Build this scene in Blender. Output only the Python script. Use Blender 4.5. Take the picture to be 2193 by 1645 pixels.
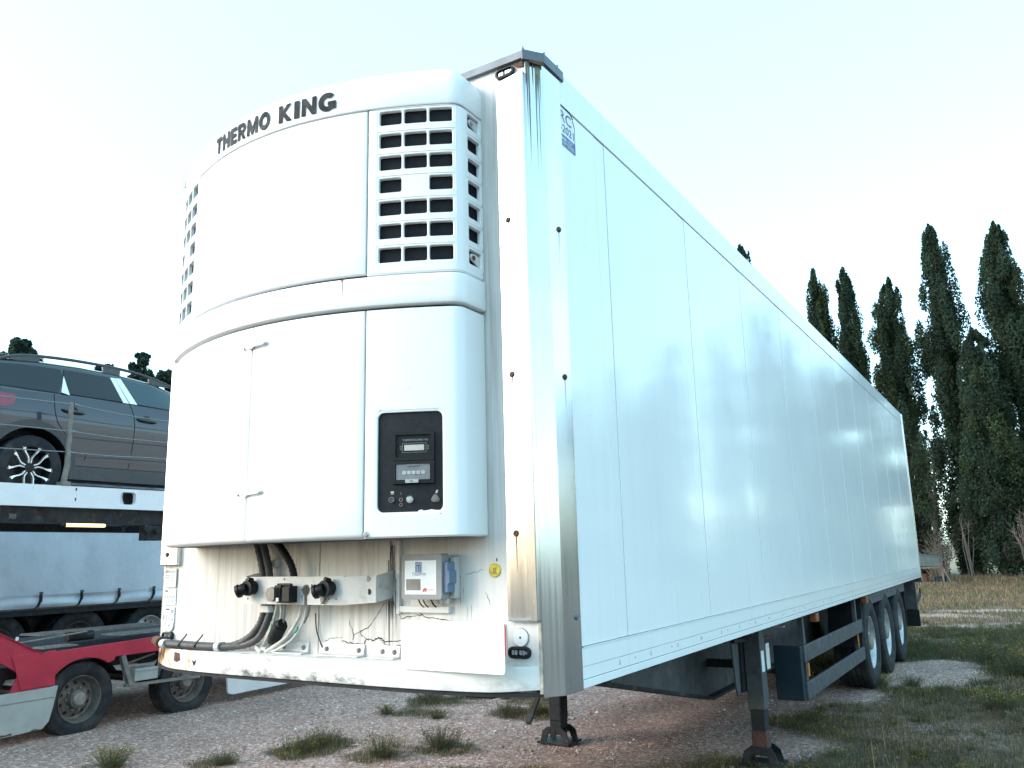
import bpy, bmesh, math, random
import numpy as np
from mathutils import Vector, Matrix

random.seed(7)
rng = np.random.default_rng(7)
for o in list(bpy.data.objects):
    bpy.data.objects.remove(o)
scene = bpy.context.scene
COL = scene.collection
PI = math.pi
rad = math.radians

# ------------------------------------------------------------------ camera
CAM = (2.9974, -3.0613, 1.6589)
YAW, PITCH, ROLL = 0.54819, 0.20470, -0.02504
cam_d = bpy.data.cameras.new('camera')
cam = bpy.data.objects.new('camera', cam_d)
COL.objects.link(cam)
fw = Vector((-math.sin(YAW) * math.cos(PITCH), math.cos(YAW) * math.cos(PITCH), math.sin(PITCH)))
rt = Vector((math.cos(YAW), math.sin(YAW), 0))
up = rt.cross(fw)
rt2 = rt * math.cos(ROLL) + up * math.sin(ROLL)
up2 = up * math.cos(ROLL) - rt * math.sin(ROLL)
cam.matrix_world = Matrix(((rt2.x, up2.x, -fw.x, CAM[0]), (rt2.y, up2.y, -fw.y, CAM[1]),
                           (rt2.z, up2.z, -fw.z, CAM[2]), (0, 0, 0, 1)))
cam_d.sensor_width = 36
cam_d.lens = 1758.3 * 36 / 2193
cam_d.clip_start = 0.05
cam_d.clip_end = 6000
scene.camera = cam

# ------------------------------------------------------------------ world, sun, exposure
SUN_DIR = Vector((-0.66, -0.66, 0.46)).normalized()      # towards the sun
sun_el = math.asin(SUN_DIR.z)
world = bpy.data.worlds.new('World')
scene.world = world
world.use_nodes = True
wn = world.node_tree.nodes
wl = world.node_tree.links
sky = wn.new('ShaderNodeTexSky')
sky.sky_type = 'NISHITA'
sky.sun_disc = False
sky.sun_elevation = sun_el
sky.sun_rotation = math.atan2(SUN_DIR.x, SUN_DIR.y)
sky.air_density = 1.0
sky.dust_density = 1.2
sky.ozone_density = 1.0
bg = wn['Background']
bg.inputs['Strength'].default_value = 0.12
veil = wn.new('ShaderNodeMix')          # thin bright overcast in front of the clear sky
veil.data_type = 'RGBA'
veil.inputs[0].default_value = 0.45
veil.inputs[7].default_value = (1.65, 3.3, 3.55, 1)
wl.new(sky.outputs['Color'], veil.inputs[6])
wl.new(veil.outputs[2], bg.inputs['Color'])
sun_d = bpy.data.lights.new('sun', 'SUN')
sun_d.energy = 0.42
sun_d.angle = rad(28)
sun_d.color = (1.0, 0.90, 0.82)
sun = bpy.data.objects.new('sun', sun_d)
sun.rotation_euler = SUN_DIR.to_track_quat('Z', 'Y').to_euler()
COL.objects.link(sun)
scene.view_settings.view_transform = 'Standard'
scene.view_settings.look = 'None'
scene.view_settings.exposure = 2.42
scene.view_settings.gamma = 1.0
scene.view_settings.use_curve_mapping = False

# ------------------------------------------------------------------ materials
def nt(name):
    m = bpy.data.materials.new(name)
    m.use_nodes = True
    return m, m.node_tree.nodes, m.node_tree.links, m.node_tree.nodes['Principled BSDF']

def coords(n, l, scale=(1, 1, 1), kind='Object'):
    tc = n.new('ShaderNodeTexCoord')
    mp = n.new('ShaderNodeMapping')
    mp.inputs['Scale'].default_value = scale
    l.new(tc.outputs[kind], mp.inputs['Vector'])
    return mp.outputs['Vector']

def noise(n, l, vec, scale, detail=4, rough=.55):
    t = n.new('ShaderNodeTexNoise')
    t.inputs['Scale'].default_value = scale
    t.inputs['Detail'].default_value = detail
    t.inputs['Roughness'].default_value = rough
    l.new(vec, t.inputs['Vector'])
    return t.outputs['Fac']

def ramp(n, l, fac, stops):
    r = n.new('ShaderNodeValToRGB')
    while len(r.color_ramp.elements) < len(stops):
        r.color_ramp.elements.new(.5)
    for e, (p, c) in zip(r.color_ramp.elements, stops):
        e.position = p
        e.color = (c, c, c, 1) if not isinstance(c, tuple) else (*c, 1)
    l.new(fac, r.inputs['Fac'])
    return r.outputs['Color']

def mixc(n, l, fac, a, b, mode='MIX'):
    mx = n.new('ShaderNodeMix')
    mx.data_type = 'RGBA'
    mx.blend_type = mode
    for key, v in ((0, fac), (6, a), (7, b)):
        if isinstance(v, bpy.types.NodeSocket):
            l.new(v, mx.inputs[key])
        elif key == 0:
            mx.inputs[0].default_value = v
        else:
            mx.inputs[key].default_value = (*v, 1)
    return mx.outputs[2]

def mth(n, l, op, a, b=None, clamp=False):
    m = n.new('ShaderNodeMath')
    m.operation = op
    m.use_clamp = clamp
    for i, v in enumerate((a, b)):
        if v is None:
            continue
        if isinstance(v, bpy.types.NodeSocket):
            l.new(v, m.inputs[i])
        else:
            m.inputs[i].default_value = v
    return m.outputs[0]

def bump(n, l, bs, h, dist, strength=1.0):
    b = n.new('ShaderNodeBump')
    b.inputs['Distance'].default_value = dist
    b.inputs['Strength'].default_value = strength
    l.new(h, b.inputs['Height'])
    l.new(b.outputs['Normal'], bs.inputs['Normal'])

def simple(name, col, rough=.5, metal=0., var=.12, vs=6, coat=0., bmp=0., bs=80, dirt=None, stretch=(1, 1, 1)):
    """base colour with slight uneven wear, optional dirt colour in patches"""
    m, n, l, b = nt(name)
    v = coords(n, l, stretch)
    f = noise(n, l, v, vs)
    dark = tuple(c * (1 - var * 1.6) for c in col)
    lite = tuple(min(.95, c * (1 + var)) for c in col)
    c = ramp(n, l, f, [(.3, dark), (.7, lite)])
    if dirt:
        dc, lo, hi, ds = dirt
        d = ramp(n, l, noise(n, l, v, ds, 6, .65), [(lo, 0.), (hi, 1.)])
        c = mixc(n, l, d, c, dc)
    l.new(c, b.inputs['Base Color'])
    r = ramp(n, l, noise(n, l, v, vs * 2.3), [(.3, max(.02, rough * .8)), (.75, min(1, rough * 1.25))])
    l.new(r, b.inputs['Roughness'])
    b.inputs['Metallic'].default_value = metal
    if max(col) < .05:
        b.inputs['Specular IOR Level'].default_value = .28
    if coat:
        b.inputs['Coat Weight'].default_value = coat
        b.inputs['Coat Roughness'].default_value = .04
    if bmp:
        bump(n, l, b, noise(n, l, v, bs, 3), bmp)
    return m

M = {}
def white_paint(name, base=(.84, .84, .835), streak=.0, rough=.32, low=None):
    m, n, l, b = nt(name)
    v = coords(n, l)
    c = ramp(n, l, noise(n, l, v, 2.2, 5), [(.25, tuple(x * .955 for x in base)), (.75, base)])
    if streak:
        vs = coords(n, l, (34, 34, .9))
        s = ramp(n, l, noise(n, l, vs, 1.0, 5, .7), [(.42, 0.), (.70, 1.)])
        big = ramp(n, l, noise(n, l, coords(n, l, (1.6, 1, .7)), 1.4, 3), [(.30, .12), (.60, 1.)])
        f = mth(n, l, 'MULTIPLY', s, big)
        f = mth(n, l, 'MULTIPLY', f, streak)
        c = mixc(n, l, f, c, (.16, .13, .11))
        g = mth(n, l, 'MULTIPLY', big, streak * .32)
        c = mixc(n, l, g, c, (.33, .27, .23))
    sp = ramp(n, l, noise(n, l, v, 95, 2), [(.74, 0.), (.80, .55)])
    c = mixc(n, l, sp, c, (.28, .24, .2))
    l.new(c, b.inputs['Base Color'])
    b.inputs['Roughness'].default_value = rough
    b.inputs['IOR'].default_value = 1.45
    return m

M['white'] = white_paint('white_paint')
M['white_dirty'] = white_paint('white_dirty_paint', (.75, .725, .69), .6, .45)
# bumper beam: white with rust at its off-side end and grime along the lower edge
def bumper_mat():
    m, n, l, b = nt('rusted_white_beam')
    v = coords(n, l)
    sep = n.new('ShaderNodeSeparateXYZ')
    l.new(v, sep.inputs[0])
    c = ramp(n, l, noise(n, l, v, 3, 5), [(.3, (.70, .69, .66)), (.7, (.80, .80, .78))])
    n1 = noise(n, l, coords(n, l, (9, 9, 5)), 1.7, 7, .68)
    side = n.new('ShaderNodeMapRange')
    l.new(sep.outputs[0], side.inputs[0])
    for i, val in enumerate((-1.25, -.72, 1., 0.)):
        side.inputs[i + 1].default_value = val
    rust = mth(n, l, 'ADD', n1, mth(n, l, 'MULTIPLY', side.outputs[0], .17))
    gate = mth(n, l, 'GREATER_THAN', side.outputs[0], .001)
    r1 = mth(n, l, 'MULTIPLY', ramp(n, l, rust, [(.56, 0.), (.66, 1.)]), gate)
    c = mixc(n, l, r1, c, (.58, .31, .11))
    r2 = mth(n, l, 'MULTIPLY', ramp(n, l, rust, [(.68, 0.), (.71, 1.)]), gate)
    c = mixc(n, l, r2, c, (.09, .04, .025))
    low = n.new('ShaderNodeMapRange')
    l.new(sep.outputs[2], low.inputs[0])
    for i, val in enumerate((1.10, 1.155, 1., 0.)):
        low.inputs[i + 1].default_value = val
    g = mth(n, l, 'ADD', noise(n, l, coords(n, l, (5, 5, 9)), 1.6, 7, .7), mth(n, l, 'MULTIPLY', low.outputs[0], .22))
    cen = n.new('ShaderNodeMapRange')
    l.new(sep.outputs[0], cen.inputs[0])
    for i, val in enumerate((-.75, -.4, 0., 1.)):
        cen.inputs[i + 1].default_value = val
    rgt = n.new('ShaderNodeMapRange')
    l.new(sep.outputs[0], rgt.inputs[0])
    for i, val in enumerate((.25, .6, 1., .35)):
        rgt.inputs[i + 1].default_value = val
    g1 = mth(n, l, 'MULTIPLY', ramp(n, l, g, [(.56, 0.), (.74, .95)]), mth(n, l, 'MULTIPLY', cen.outputs[0], rgt.outputs[0]))
    c = mixc(n, l, g1, c, (.075, .07, .07))
    l.new(c, b.inputs['Base Color'])
    b.inputs['Roughness'].default_value = .45
    return m
M['bumper'] = bumper_mat()

def gel_panel():
    m, n, l, b = nt('white_gel_panel')
    v = coords(n, l)
    c = ramp(n, l, noise(n, l, v, 1.1, 4), [(.3, (.825, .835, .84)), (.7, (.865, .87, .87))])
    film = ramp(n, l, noise(n, l, coords(n, l, (1, 9, .45)), 1.6, 5, .65), [(.5, 0.), (.8, .15)])
    c = mixc(n, l, film, c, (.50, .49, .47))
    sp = ramp(n, l, noise(n, l, coords(n, l, (1, 3, 30)), 7, 2), [(.80, 0.), (.86, .6)])
    c = mixc(n, l, sp, c, (.3, .3, .3))
    l.new(c, b.inputs['Base Color'])
    l.new(ramp(n, l, noise(n, l, v, 2.5, 3), [(.3, .075), (.75, .14)]), b.inputs['Roughness'])
    b.inputs['IOR'].default_value = 1.47
    h = noise(n, l, coords(n, l, (1, .7, 2.4)), 2.2, 2)
    bump(n, l, b, h, .0013, .8)
    return m
M['gel'] = gel_panel()

def alu():
    m, n, l, b = nt('weathered_aluminium')
    v = coords(n, l)
    s = noise(n, l, coords(n, l, (55, 55, .8)), 1.0, 5, .7)
    c = ramp(n, l, noise(n, l, v, 2.6, 5), [(.3, (.62, .63, .645)), (.7, (.73, .735, .745))])
    f = ramp(n, l, s, [(.56, 0.), (.80, .62)])
    blot = ramp(n, l, noise(n, l, coords(n, l, (4, 4, 1.6)), 1.7, 5), [(.45, 0.), (.75, 1.)])
    c = mixc(n, l, mth(n, l, 'MULTIPLY', f, blot), c, (.27, .25, .22))
    l.new(c, b.inputs['Base Color'])
    b.inputs['Metallic'].default_value = .92
    l.new(ramp(n, l, s, [(.3, .10), (.8, .24)]), b.inputs['Roughness'])
    return m
M['alu'] = alu()
M['alu_dark'] = simple('grey_roof_trim', (.15, .165, .19), .5, .3, .15, 5)
M['rust'] = simple('brown_rust', (.12, .055, .035), .85, 0, .35, 30, bmp=.002)
M['black'] = simple('black_plastic', (.012, .013, .016), .5, 0, .2, 30, dirt=((.12, .115, .11), .62, .8, 140))
M['black_clean'] = simple('black_rubber', (.010, .011, .013), .6, 0, .2, 20)
M['seam'] = simple('dark_gap', (.03, .03, .033), .8, 0, .1)
M['mesh'] = simple('dark_grille_mesh', (.014, .016, .020), .55, .3, .15, 60)
M['housing'] = simple('dark_housing', (.010, .012, .015), .75)
M['frame'] = simple('dark_chassis_steel', (.020, .023, .027), .6, .1, .3, 9, dirt=((.10, .075, .06), .58, .75, 5))
M['frame_grey'] = simple('dusty_grey_steel', (.062, .068, .075), .6, .1, .2, 6, dirt=((.14, .12, .10), .5, .8, 8))
M['guard'] = simple('grey_guard_rail', (.075, .082, .094), .5, .25, .2, 8, dirt=((.16, .14, .12), .55, .8, 12))
M['teal'] = simple('dark_teal_plate', (.012, .028, .040), .45, 0, .15, 6)
M['primer'] = simple('red_primer_steel', (.085, .032, .026), .75, 0, .3, 20)
M['tyre'] = simple('tyre_rubber', (.020, .022, .026), .8, 0, .25, 9, dirt=((.075, .07, .066), .50, .85, 5), bmp=.001, bs=60)
M['rim'] = simple('silver_wheel_steel', (.52, .53, .54), .42, .5, .15, 9, dirt=((.20, .14, .10), .55, .72, 12))
M['rim_brown'] = simple('dusty_wheel_steel', (.15, .135, .125), .65, .2, .25, 11, dirt=((.09, .055, .04), .52, .7, 16))
M['hub'] = simple('grey_hub', (.24, .22, .20), .6, .2, .2, 15)
M['lens'] = simple('clear_lamp_lens', (.30, .31, .33), .12, .3, .2, 40)
M['chrome'] = simple('bright_metal', (.62, .62, .61), .3, .8, .15, 30)
M['amber'] = simple('amber_reflector', (.50, .17, .025), .25, 0, .1, 30)
M['orange_lamp'] = simple('orange_marker', (.26, .085, .035), .3, 0, .1, 30)
M['reflector'] = simple('white_reflector', (.78, .78, .77), .25, 0, .05, 30)
M['sticker'] = simple('white_sticker', (.74, .78, .80), .4, 0, .05, 20)
M['atp'] = simple('cream_plate', (.62, .60, .55), .45, 0, .08, 20)
M['ink'] = simple('dark_print', (.03, .034, .042), .5, 0, .05)
M['ink_grey'] = simple('grey_print', (.30, .32, .34), .5, 0, .05)
M['letter'] = simple('faded_black_lettering', (.014, .016, .022), .7, 0, .2, 8)
M['blue'] = simple('blue_print', (.045, .10, .26), .4, 0, .06)
M['ink_blue'] = simple('dark_blue_print', (.018, .035, .09), .5, 0, .05)
M['latch_blue'] = simple('blue_plastic_latch', (.13, .19, .30), .5, 0, .1, 15)
M['red_print'] = simple('red_print', (.62, .06, .06), .4, 0, .05)
M['yellow'] = simple('yellow_sticker', (.68, .52, .05), .45, 0, .3, 40)
M['lcd'] = simple('pale_display', (.50, .47, .40), .3, 0, .06, 20)
M['flap'] = simple('cloudy_plastic_flap', (.20, .20, .21), .3, 0, .1, 20)
M['panelpale'] = simple('pale_keys', (.42, .43, .43), .5, 0, .1, 50)
M['box_grey'] = simple('grey_plastic_box', (.27, .275, .28), .5, 0, .08, 10)
M['box_pale'] = simple('pale_grey_plastic', (.52, .52, .51), .5, 0, .08, 10)
M['bracket'] = simple('dirty_white_bracket', (.66, .65, .63), .45, 0, .12, 5, dirt=((.30, .26, .23), .56, .8, 9))
M['hose'] = simple('grey_corrugated_hose', (.065, .062, .063), .6, 0, .15, 12)
M['cable_white'] = simple('pale_cable', (.52, .51, .47), .5, 0, .15, 20)
M['cable_green'] = simple('green_cable', (.05, .28, .20), .5, 0, .1, 20)
M['tape'] = simple('silver_tape', (.6, .6, .6), .4, .2, .1, 20)
M['plate'] = simple('white_plate', (.86, .86, .86), .4, 0, .01)
# carrier, car, curtain trailer
M['red'] = simple('faded_red_paint', (.45, .026, .055), .42, 0, .14, 4, dirt=((.42, .20, .20), .70, .76, 22))
M['beam_white'] = simple('carrier_white_paint', (.70, .72, .74), .4, 0, .05, 3, dirt=((.2, .2, .2), .74, .78, 26))
M['fender'] = simple('grey_fender', (.34, .36, .35), .55, 0, .1, 4, dirt=((.22, .15, .11), .66, .74, 7))
M['tread'] = simple('grey_deck_plate', (.20, .20, .19), .6, .2, .2, 14, bmp=.004, bs=50)
M['pole'] = simple('dull_steel_post', (.20, .185, .165), .6, .4, .2, 14)
M['wire'] = simple('grey_wire_rope', (.22, .23, .24), .5, .6, .1, 40)
def car_paint():
    m, n, l, b = nt('dark_grey_car_paint')
    b.inputs['Base Color'].default_value = (.014, .016, .022, 1)
    b.inputs['Metallic'].default_value = .35
    b.inputs['Roughness'].default_value = .35
    b.inputs['Coat Weight'].default_value = 1
    b.inputs['Coat Roughness'].default_value = .03
    return m
M['car'] = car_paint()
def glass(name, col, rough=.03):
    m, n, l, b = nt(name)
    b.inputs['Base Color'].default_value = (*col, 1)
    b.inputs['Roughness'].default_value = rough
    b.inputs['IOR'].default_value = 1.5
    return m
M['glass_dark'] = glass('dark_privacy_glass', (.012, .015, .018))
def clear_glass():
    m, n, l, b = nt('tinted_car_glass')
    b.inputs['Base Color'].default_value = (.35, .48, .48, 1)
    b.inputs['Transmission Weight'].default_value = .85
    b.inputs['Roughness'].default_value = .02
    b.inputs['IOR'].default_value = 1.15
    return m
M['glass_clear'] = glass('tinted_front_glass', (.03, .06, .07), .03)
M['clad'] = simple('grey_plastic_cladding', (.045, .047, .05), .55, 0, .1, 20)
M['film'] = simple('white_protective_film', (.74, .78, .80), .5, 0, .04, 10)
M['tail'] = simple('red_tail_lens', (.20, .012, .022), .15, 0, .1, 12, coat=.6)
M['alloy'] = simple('polished_alloy', (.78, .79, .80), .28, .7, .05, 20)
M['alloy_black'] = simple('gloss_black_alloy', (.018, .019, .02), .3, .2, .1, 20)
def tarp():
    m, n, l, b = nt('silver_grey_tarpaulin')
    v = coords(n, l)
    c = ramp(n, l, noise(n, l, coords(n, l, (1, 1.3, .5)), 1.3, 5), [(.28, (.47, .50, .55)), (.72, (.60, .63, .68))])
    c = mixc(n, l, ramp(n, l, noise(n, l, v, 3.5, 6), [(.5, 0.), (.8, .35)]), c, (.30, .33, .37))
    l.new(c, b.inputs['Base Color'])
    b.inputs['Roughness'].default_value = .5
    bump(n, l, b, noise(n, l, coords(n, l, (1, 1.2, 1)), 2.0, 3), .05, .5)
    return m
M['tarp'] = tarp()
def lamp_emit():
    m, n, l, b = nt('lit_fluorescent_tube')
    b.inputs['Base Color'].default_value = (.9, .8, .6, 1)
    b.inputs['Emission Color'].default_value = (1.0, .62, .17, 1)
    b.inputs['Emission Strength'].default_value = .55
    return m
M['lamp'] = lamp_emit()
M['green_sheet'] = simple('dark_green_metal_sheet', (.06, .085, .085), .5, .2, .15, 5)
M['wood'] = simple('weathered_wood', (.13, .105, .085), .85, 0, .25, 12)
M['bark'] = simple('dark_bark', (.055, .043, .034), .9, 0, .3, 9, bmp=.02, bs=12)
M['twig'] = simple('pale_dry_twig', (.12, .10, .085), .85, 0, .25, 20)

def vcol(name, rough=.75, trans=0.0, spec=.3):
    m, n, l, b = nt(name)
    a = n.new('ShaderNodeVertexColor')
    a.layer_name = 'Col'
    l.new(a.outputs['Color'], b.inputs['Base Color'])
    b.inputs['Roughness'].default_value = rough
    b.inputs['Specular IOR Level'].default_value = spec
    if trans:                     # thin leaves let part of the light through
        t = n.new('ShaderNodeBsdfTranslucent'); mx = n.new('ShaderNodeMixShader')
        mx.inputs[0].default_value = trans
        l.new(a.outputs['Color'], t.inputs['Color'])
        l.new(b.outputs[0], mx.inputs[1]); l.new(t.outputs[0], mx.inputs[2])
        l.new(mx.outputs[0], n['Material Output'].inputs['Surface'])
    return m
M['leaf'] = vcol('foliage', .8, .45, .12)
M['blade'] = vcol('grass_blades', .8, .3, .15)
M['stone'] = vcol('pebbles', .7)

# ------------------------------------------------------------------ mesh helpers
class MB:
    def __init__(s):
        s.v = []
        s.f = []
    def add(s, vs, fs):
        k = len(s.v)
        s.v += [tuple(p) for p in vs]
        s.f += [tuple(i + k for i in f) for f in fs]
        return s
    def box(s, x0, x1, y0, y1, z0, z1, mat=None):
        vs = [(x, y, z) for z in (z0, z1) for y in (y0, y1) for x in (x0, x1)]
        if mat is not None:
            vs = [tuple(mat @ Vector(p)) for p in vs]
        return s.add(vs, [(0, 2, 3, 1), (4, 5, 7, 6), (0, 1, 5, 4), (2, 6, 7, 3), (0, 4, 6, 2), (1, 3, 7, 5)])
    def bar(s, a, b, w, h, upv=(0, 0, 1)):
        """box beam from a to b, w across, h along up"""
        a = Vector(a); b = Vector(b); d = (b - a).normalized(); u = Vector(upv)
        r = d.cross(u)
        if r.length < 1e-5:
            r = d.cross(Vector((1, 0, 0)))
        r.normalize(); u = r.cross(d)
        vs = []
        for p in (a, b):
            for i, j in ((-1, -1), (1, -1), (1, 1), (-1, 1)):
                vs.append(p + r * (i * w / 2) + u * (j * h / 2))
        return s.add(vs, [(0, 1, 2, 3), (7, 6, 5, 4), (0, 4, 5, 1), (1, 5, 6, 2), (2, 6, 7, 3), (3, 7, 4, 0)])
    def tube(s, pts, r, n=8, cap=True):
        pts = [Vector(p) for p in pts]
        rs = r if isinstance(r, (list, tuple)) else [r] * len(pts)
        d0 = (pts[1] - pts[0]).normalized()
        u = d0.orthogonal().normalized()
        vs = []
        for i, p in enumerate(pts):
            d = ((pts[min(i + 1, len(pts) - 1)] - p).normalized() + (p - pts[max(i - 1, 0)]).normalized())
            d = d.normalized() if d.length > 1e-6 else d0
            u = (u - d * u.dot(d)).normalized()
            w = d.cross(u)
            for k in range(n):
                a = 2 * PI * k / n
                vs.append(p + (u * math.cos(a) + w * math.sin(a)) * rs[i])
        fs = []
        for i in range(len(pts) - 1):
            for k in range(n):
                k2 = (k + 1) % n
                fs.append((i * n + k, i * n + k2, (i + 1) * n + k2, (i + 1) * n + k))
        if cap:
            fs.append(tuple(reversed(range(n))))
            fs.append(tuple(range((len(pts) - 1) * n, len(pts) * n)))
        return s.add(vs, fs)
    def lathe(s, prof, n=32, c=(0, 0, 0), axis='X', close=False):
        """prof: (along axis, radius)"""
        vs = []
        for (t, r) in prof:
            for k in range(n):
                a = 2 * PI * k / n
                p = {'X': (t, r * math.cos(a), r * math.sin(a)), 'Y': (r * math.cos(a), t, r * math.sin(a)),
                     'Z': (r * math.cos(a), r * math.sin(a), t)}[axis]
                vs.append((p[0] + c[0], p[1] + c[1], p[2] + c[2]))
        fs = []
        m = len(prof)
        for i in range(m if close else m - 1):
            i2 = (i + 1) % m
            for k in range(n):
                k2 = (k + 1) % n
                fs.append((i * n + k, i2 * n + k, i2 * n + k2, i * n + k2))
        return s.add(vs, fs)
    def prism(s, pts, fmap, d0, d1):
        """outline pts (a,b) mapped by fmap(a,b,depth)"""
        n = len(pts)
        vs = [fmap(a, b, d0) for a, b in pts] + [fmap(a, b, d1) for a, b in pts]
        fs = [tuple(range(n)), tuple(range(2 * n - 1, n - 1, -1))]
        for i in range(n):
            j = (i + 1) % n
            fs.append((i, i + n, j + n, j))
        return s.add(vs, fs)
    def build(s, name, mat, parent=None, smooth=35, bevel=0, kind=None, label=None, fix=True):
        me = bpy.data.meshes.new(name)
        me.from_pydata(s.v, [], s.f)
        if fix:
            bm = bmesh.new(); bm.from_mesh(me)
            bmesh.ops.remove_doubles(bm, verts=bm.verts, dist=1e-5)
            bmesh.ops.triangulate(bm, faces=[f for f in bm.faces if len(f.verts) > 4])
            bmesh.ops.recalc_face_normals(bm, faces=bm.faces)
            bm.to_mesh(me); bm.free()
        return finish(name, me, mat, parent, smooth, bevel, kind, label)

def finish(name, me, mat, parent=None, smooth=35, bevel=0, kind=None, label=None):
    me.materials.append(mat if not isinstance(mat, str) else M[mat])
    o = bpy.data.objects.new(name, me)
    COL.objects.link(o)
    if smooth:
        me.polygons.foreach_set('use_smooth', [True] * len(me.polygons))
        me.set_sharp_from_angle(angle=rad(smooth))
    if bevel:
        bv = o.modifiers.new('bevel', 'BEVEL')
        bv.width = bevel; bv.segments = 2; bv.limit_method = 'ANGLE'; bv.angle_limit = rad(40)
        bv.harden_normals = True
    if parent is not None:
        o.parent = parent
    if kind:
        o['kind'] = kind
    if label:
        o['label'] = label
    return o

def thing(name, label, cat, loc=(0, 0, 0), rz=0, group=None):
    o = bpy.data.objects.new(name, None)
    o.empty_display_size = .2
    COL.objects.link(o)
    o.location = loc
    o.rotation_euler = (0, 0, rz)
    o['label'] = label; o['category'] = cat
    if group:
        o['group'] = group
    return o

def tag(o, label, cat, group=None):
    o['label'] = label; o['category'] = cat
    if group:
        o['group'] = group
    return o

def dup(o, parent=None, loc=None, rz=None):
    c = o.copy(); COL.objects.link(c)
    c.parent = parent
    if loc is not None:
        c.location = loc
    if rz is not None:
        c.rotation_euler = (0, 0, rz)
    for ch in list(o.children):
        dup(ch, c)
    return c

def rrect(w, h, r, n=4, cx=0, cy=0):
    pts = []
    for sx, sy, a0 in ((1, 1, 0), (-1, 1, 90), (-1, -1, 180), (1, -1, 270)):
        for k in range(n):
            a = rad(a0 + 90 * k / (n - 1))
            pts.append((cx + sx * (w / 2 - r) + r * math.cos(a), cy + sy * (h / 2 - r) + r * math.sin(a)))
    return pts

def smooth_path(pts, k=6):
    P = [Vector(p) for p in pts]
    out = []
    for i in range(len(P) - 1):
        p0 = P[max(i - 1, 0)]; p1 = P[i]; p2 = P[i + 1]; p3 = P[min(i + 2, len(P) - 1)]
        for j in range(k):
            t = j / k
            out.append(.5 * ((2 * p1) + (p2 - p0) * t + (2 * p0 - 5 * p1 + 4 * p2 - p3) * t * t + (3 * p1 - p0 - 3 * p2 + p3) * t ** 3))
    out.append(P[-1])
    return out

def text_geo(body, w, h, offset=0.0, shear=0.0, spacing=1.0):
    """letter outlines as (verts2d, faces) scaled to a w x h box with its lower left corner at 0,0"""
    cu = bpy.data.curves.new('txt', 'FONT')
    cu.body = body; cu.size = 1; cu.offset = offset; cu.shear = shear; cu.space_character = spacing
    cu.resolution_u = 3
    o = bpy.data.objects.new('txt', cu)
    COL.objects.link(o)
    dg = bpy.context.evaluated_depsgraph_get()
    me = bpy.data.meshes.new_from_object(o.evaluated_get(dg))
    vs = [(v.co.x, v.co.y) for v in me.vertices]
    fs = [tuple(p.vertices) for p in me.polygons]
    bpy.data.objects.remove(o); bpy.data.curves.remove(cu); bpy.data.meshes.remove(me)
    x0 = min(v[0] for v in vs); x1 = max(v[0] for v in vs); y0 = min(v[1] for v in vs); y1 = max(v[1] for v in vs)
    vs = [((a - x0) / (x1 - x0) * w, (b - y0) / (y1 - y0) * h) for a, b in vs]
    return vs, fs

def front(x, z, d=0.0):           # point on the trailer's front wall, d in front of it
    return (x, -d, z)

def text_on(name, body, x, z, w, h, d, mat, parent, fmap=front, **kw):
    vs, fs = text_geo(body, w, h, **kw)
    mb = MB(); mb.add([fmap(x + a, z + b, d) for a, b in vs], fs)
    return mb.build(name, mat, parent, smooth=0, fix=False)

# numpy mesh for large counts
def np_mesh(name, V, F, C, mat, smooth=0):
    me = bpy.data.meshes.new(name)
    nv, nf = len(V), len(F)
    k = F.shape[1]
    me.vertices.add(nv); me.loops.add(nf * k); me.polygons.add(nf)
    me.vertices.foreach_set('co', V.astype(np.float32).ravel())
    me.loops.foreach_set('vertex_index', F.astype(np.int32).ravel())
    me.polygons.foreach_set('loop_start', np.arange(0, nf * k, k, dtype=np.int32))
    me.update(calc_edges=True)
    if C is not None:
        ca = me.color_attributes.new('Col', 'FLOAT_COLOR', 'POINT')
        ca.data.foreach_set('color', np.concatenate([C, np.ones((nv, 1))], 1).astype(np.float32).ravel())
    me.validate()
    me.materials.append(M[mat] if isinstance(mat, str) else mat)
    if smooth:
        me.polygons.foreach_set('use_smooth', [True] * nf)
    return me

def link(name, me, parent=None):
    o = bpy.data.objects.new(name, me)
    COL.objects.link(o)
    if parent is not None:
        o.parent = parent
    return o

def vnoise(x, y, seed=0):
    def h(i, j):
        n = (i * 374761393 + j * 668265263 + seed * 1442695041) & 0xffffffff
        n = ((n ^ (n >> 13)) * 1274126177) & 0xffffffff
        return ((n ^ (n >> 16)) & 0xffff) / 65535.0
    xi = np.floor(x).astype(np.int64); yi = np.floor(y).astype(np.int64)
    xf = x - xi; yf = y - yi
    xf = xf * xf * (3 - 2 * xf); yf = yf * yf * (3 - 2 * yf)
    return (h(xi, yi) * (1 - xf) + h(xi + 1, yi) * xf) * (1 - yf) + (h(xi, yi + 1) * (1 - xf) + h(xi + 1, yi + 1) * xf) * yf

def fbm(x, y, seed=0, o=4):
    s = 0; a = .5; t = 0
    for k in range(o):
        s = s + a * vnoise(x * 2 ** k, y * 2 ** k, seed + k); t += a; a *= .5
    return s / t

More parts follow.
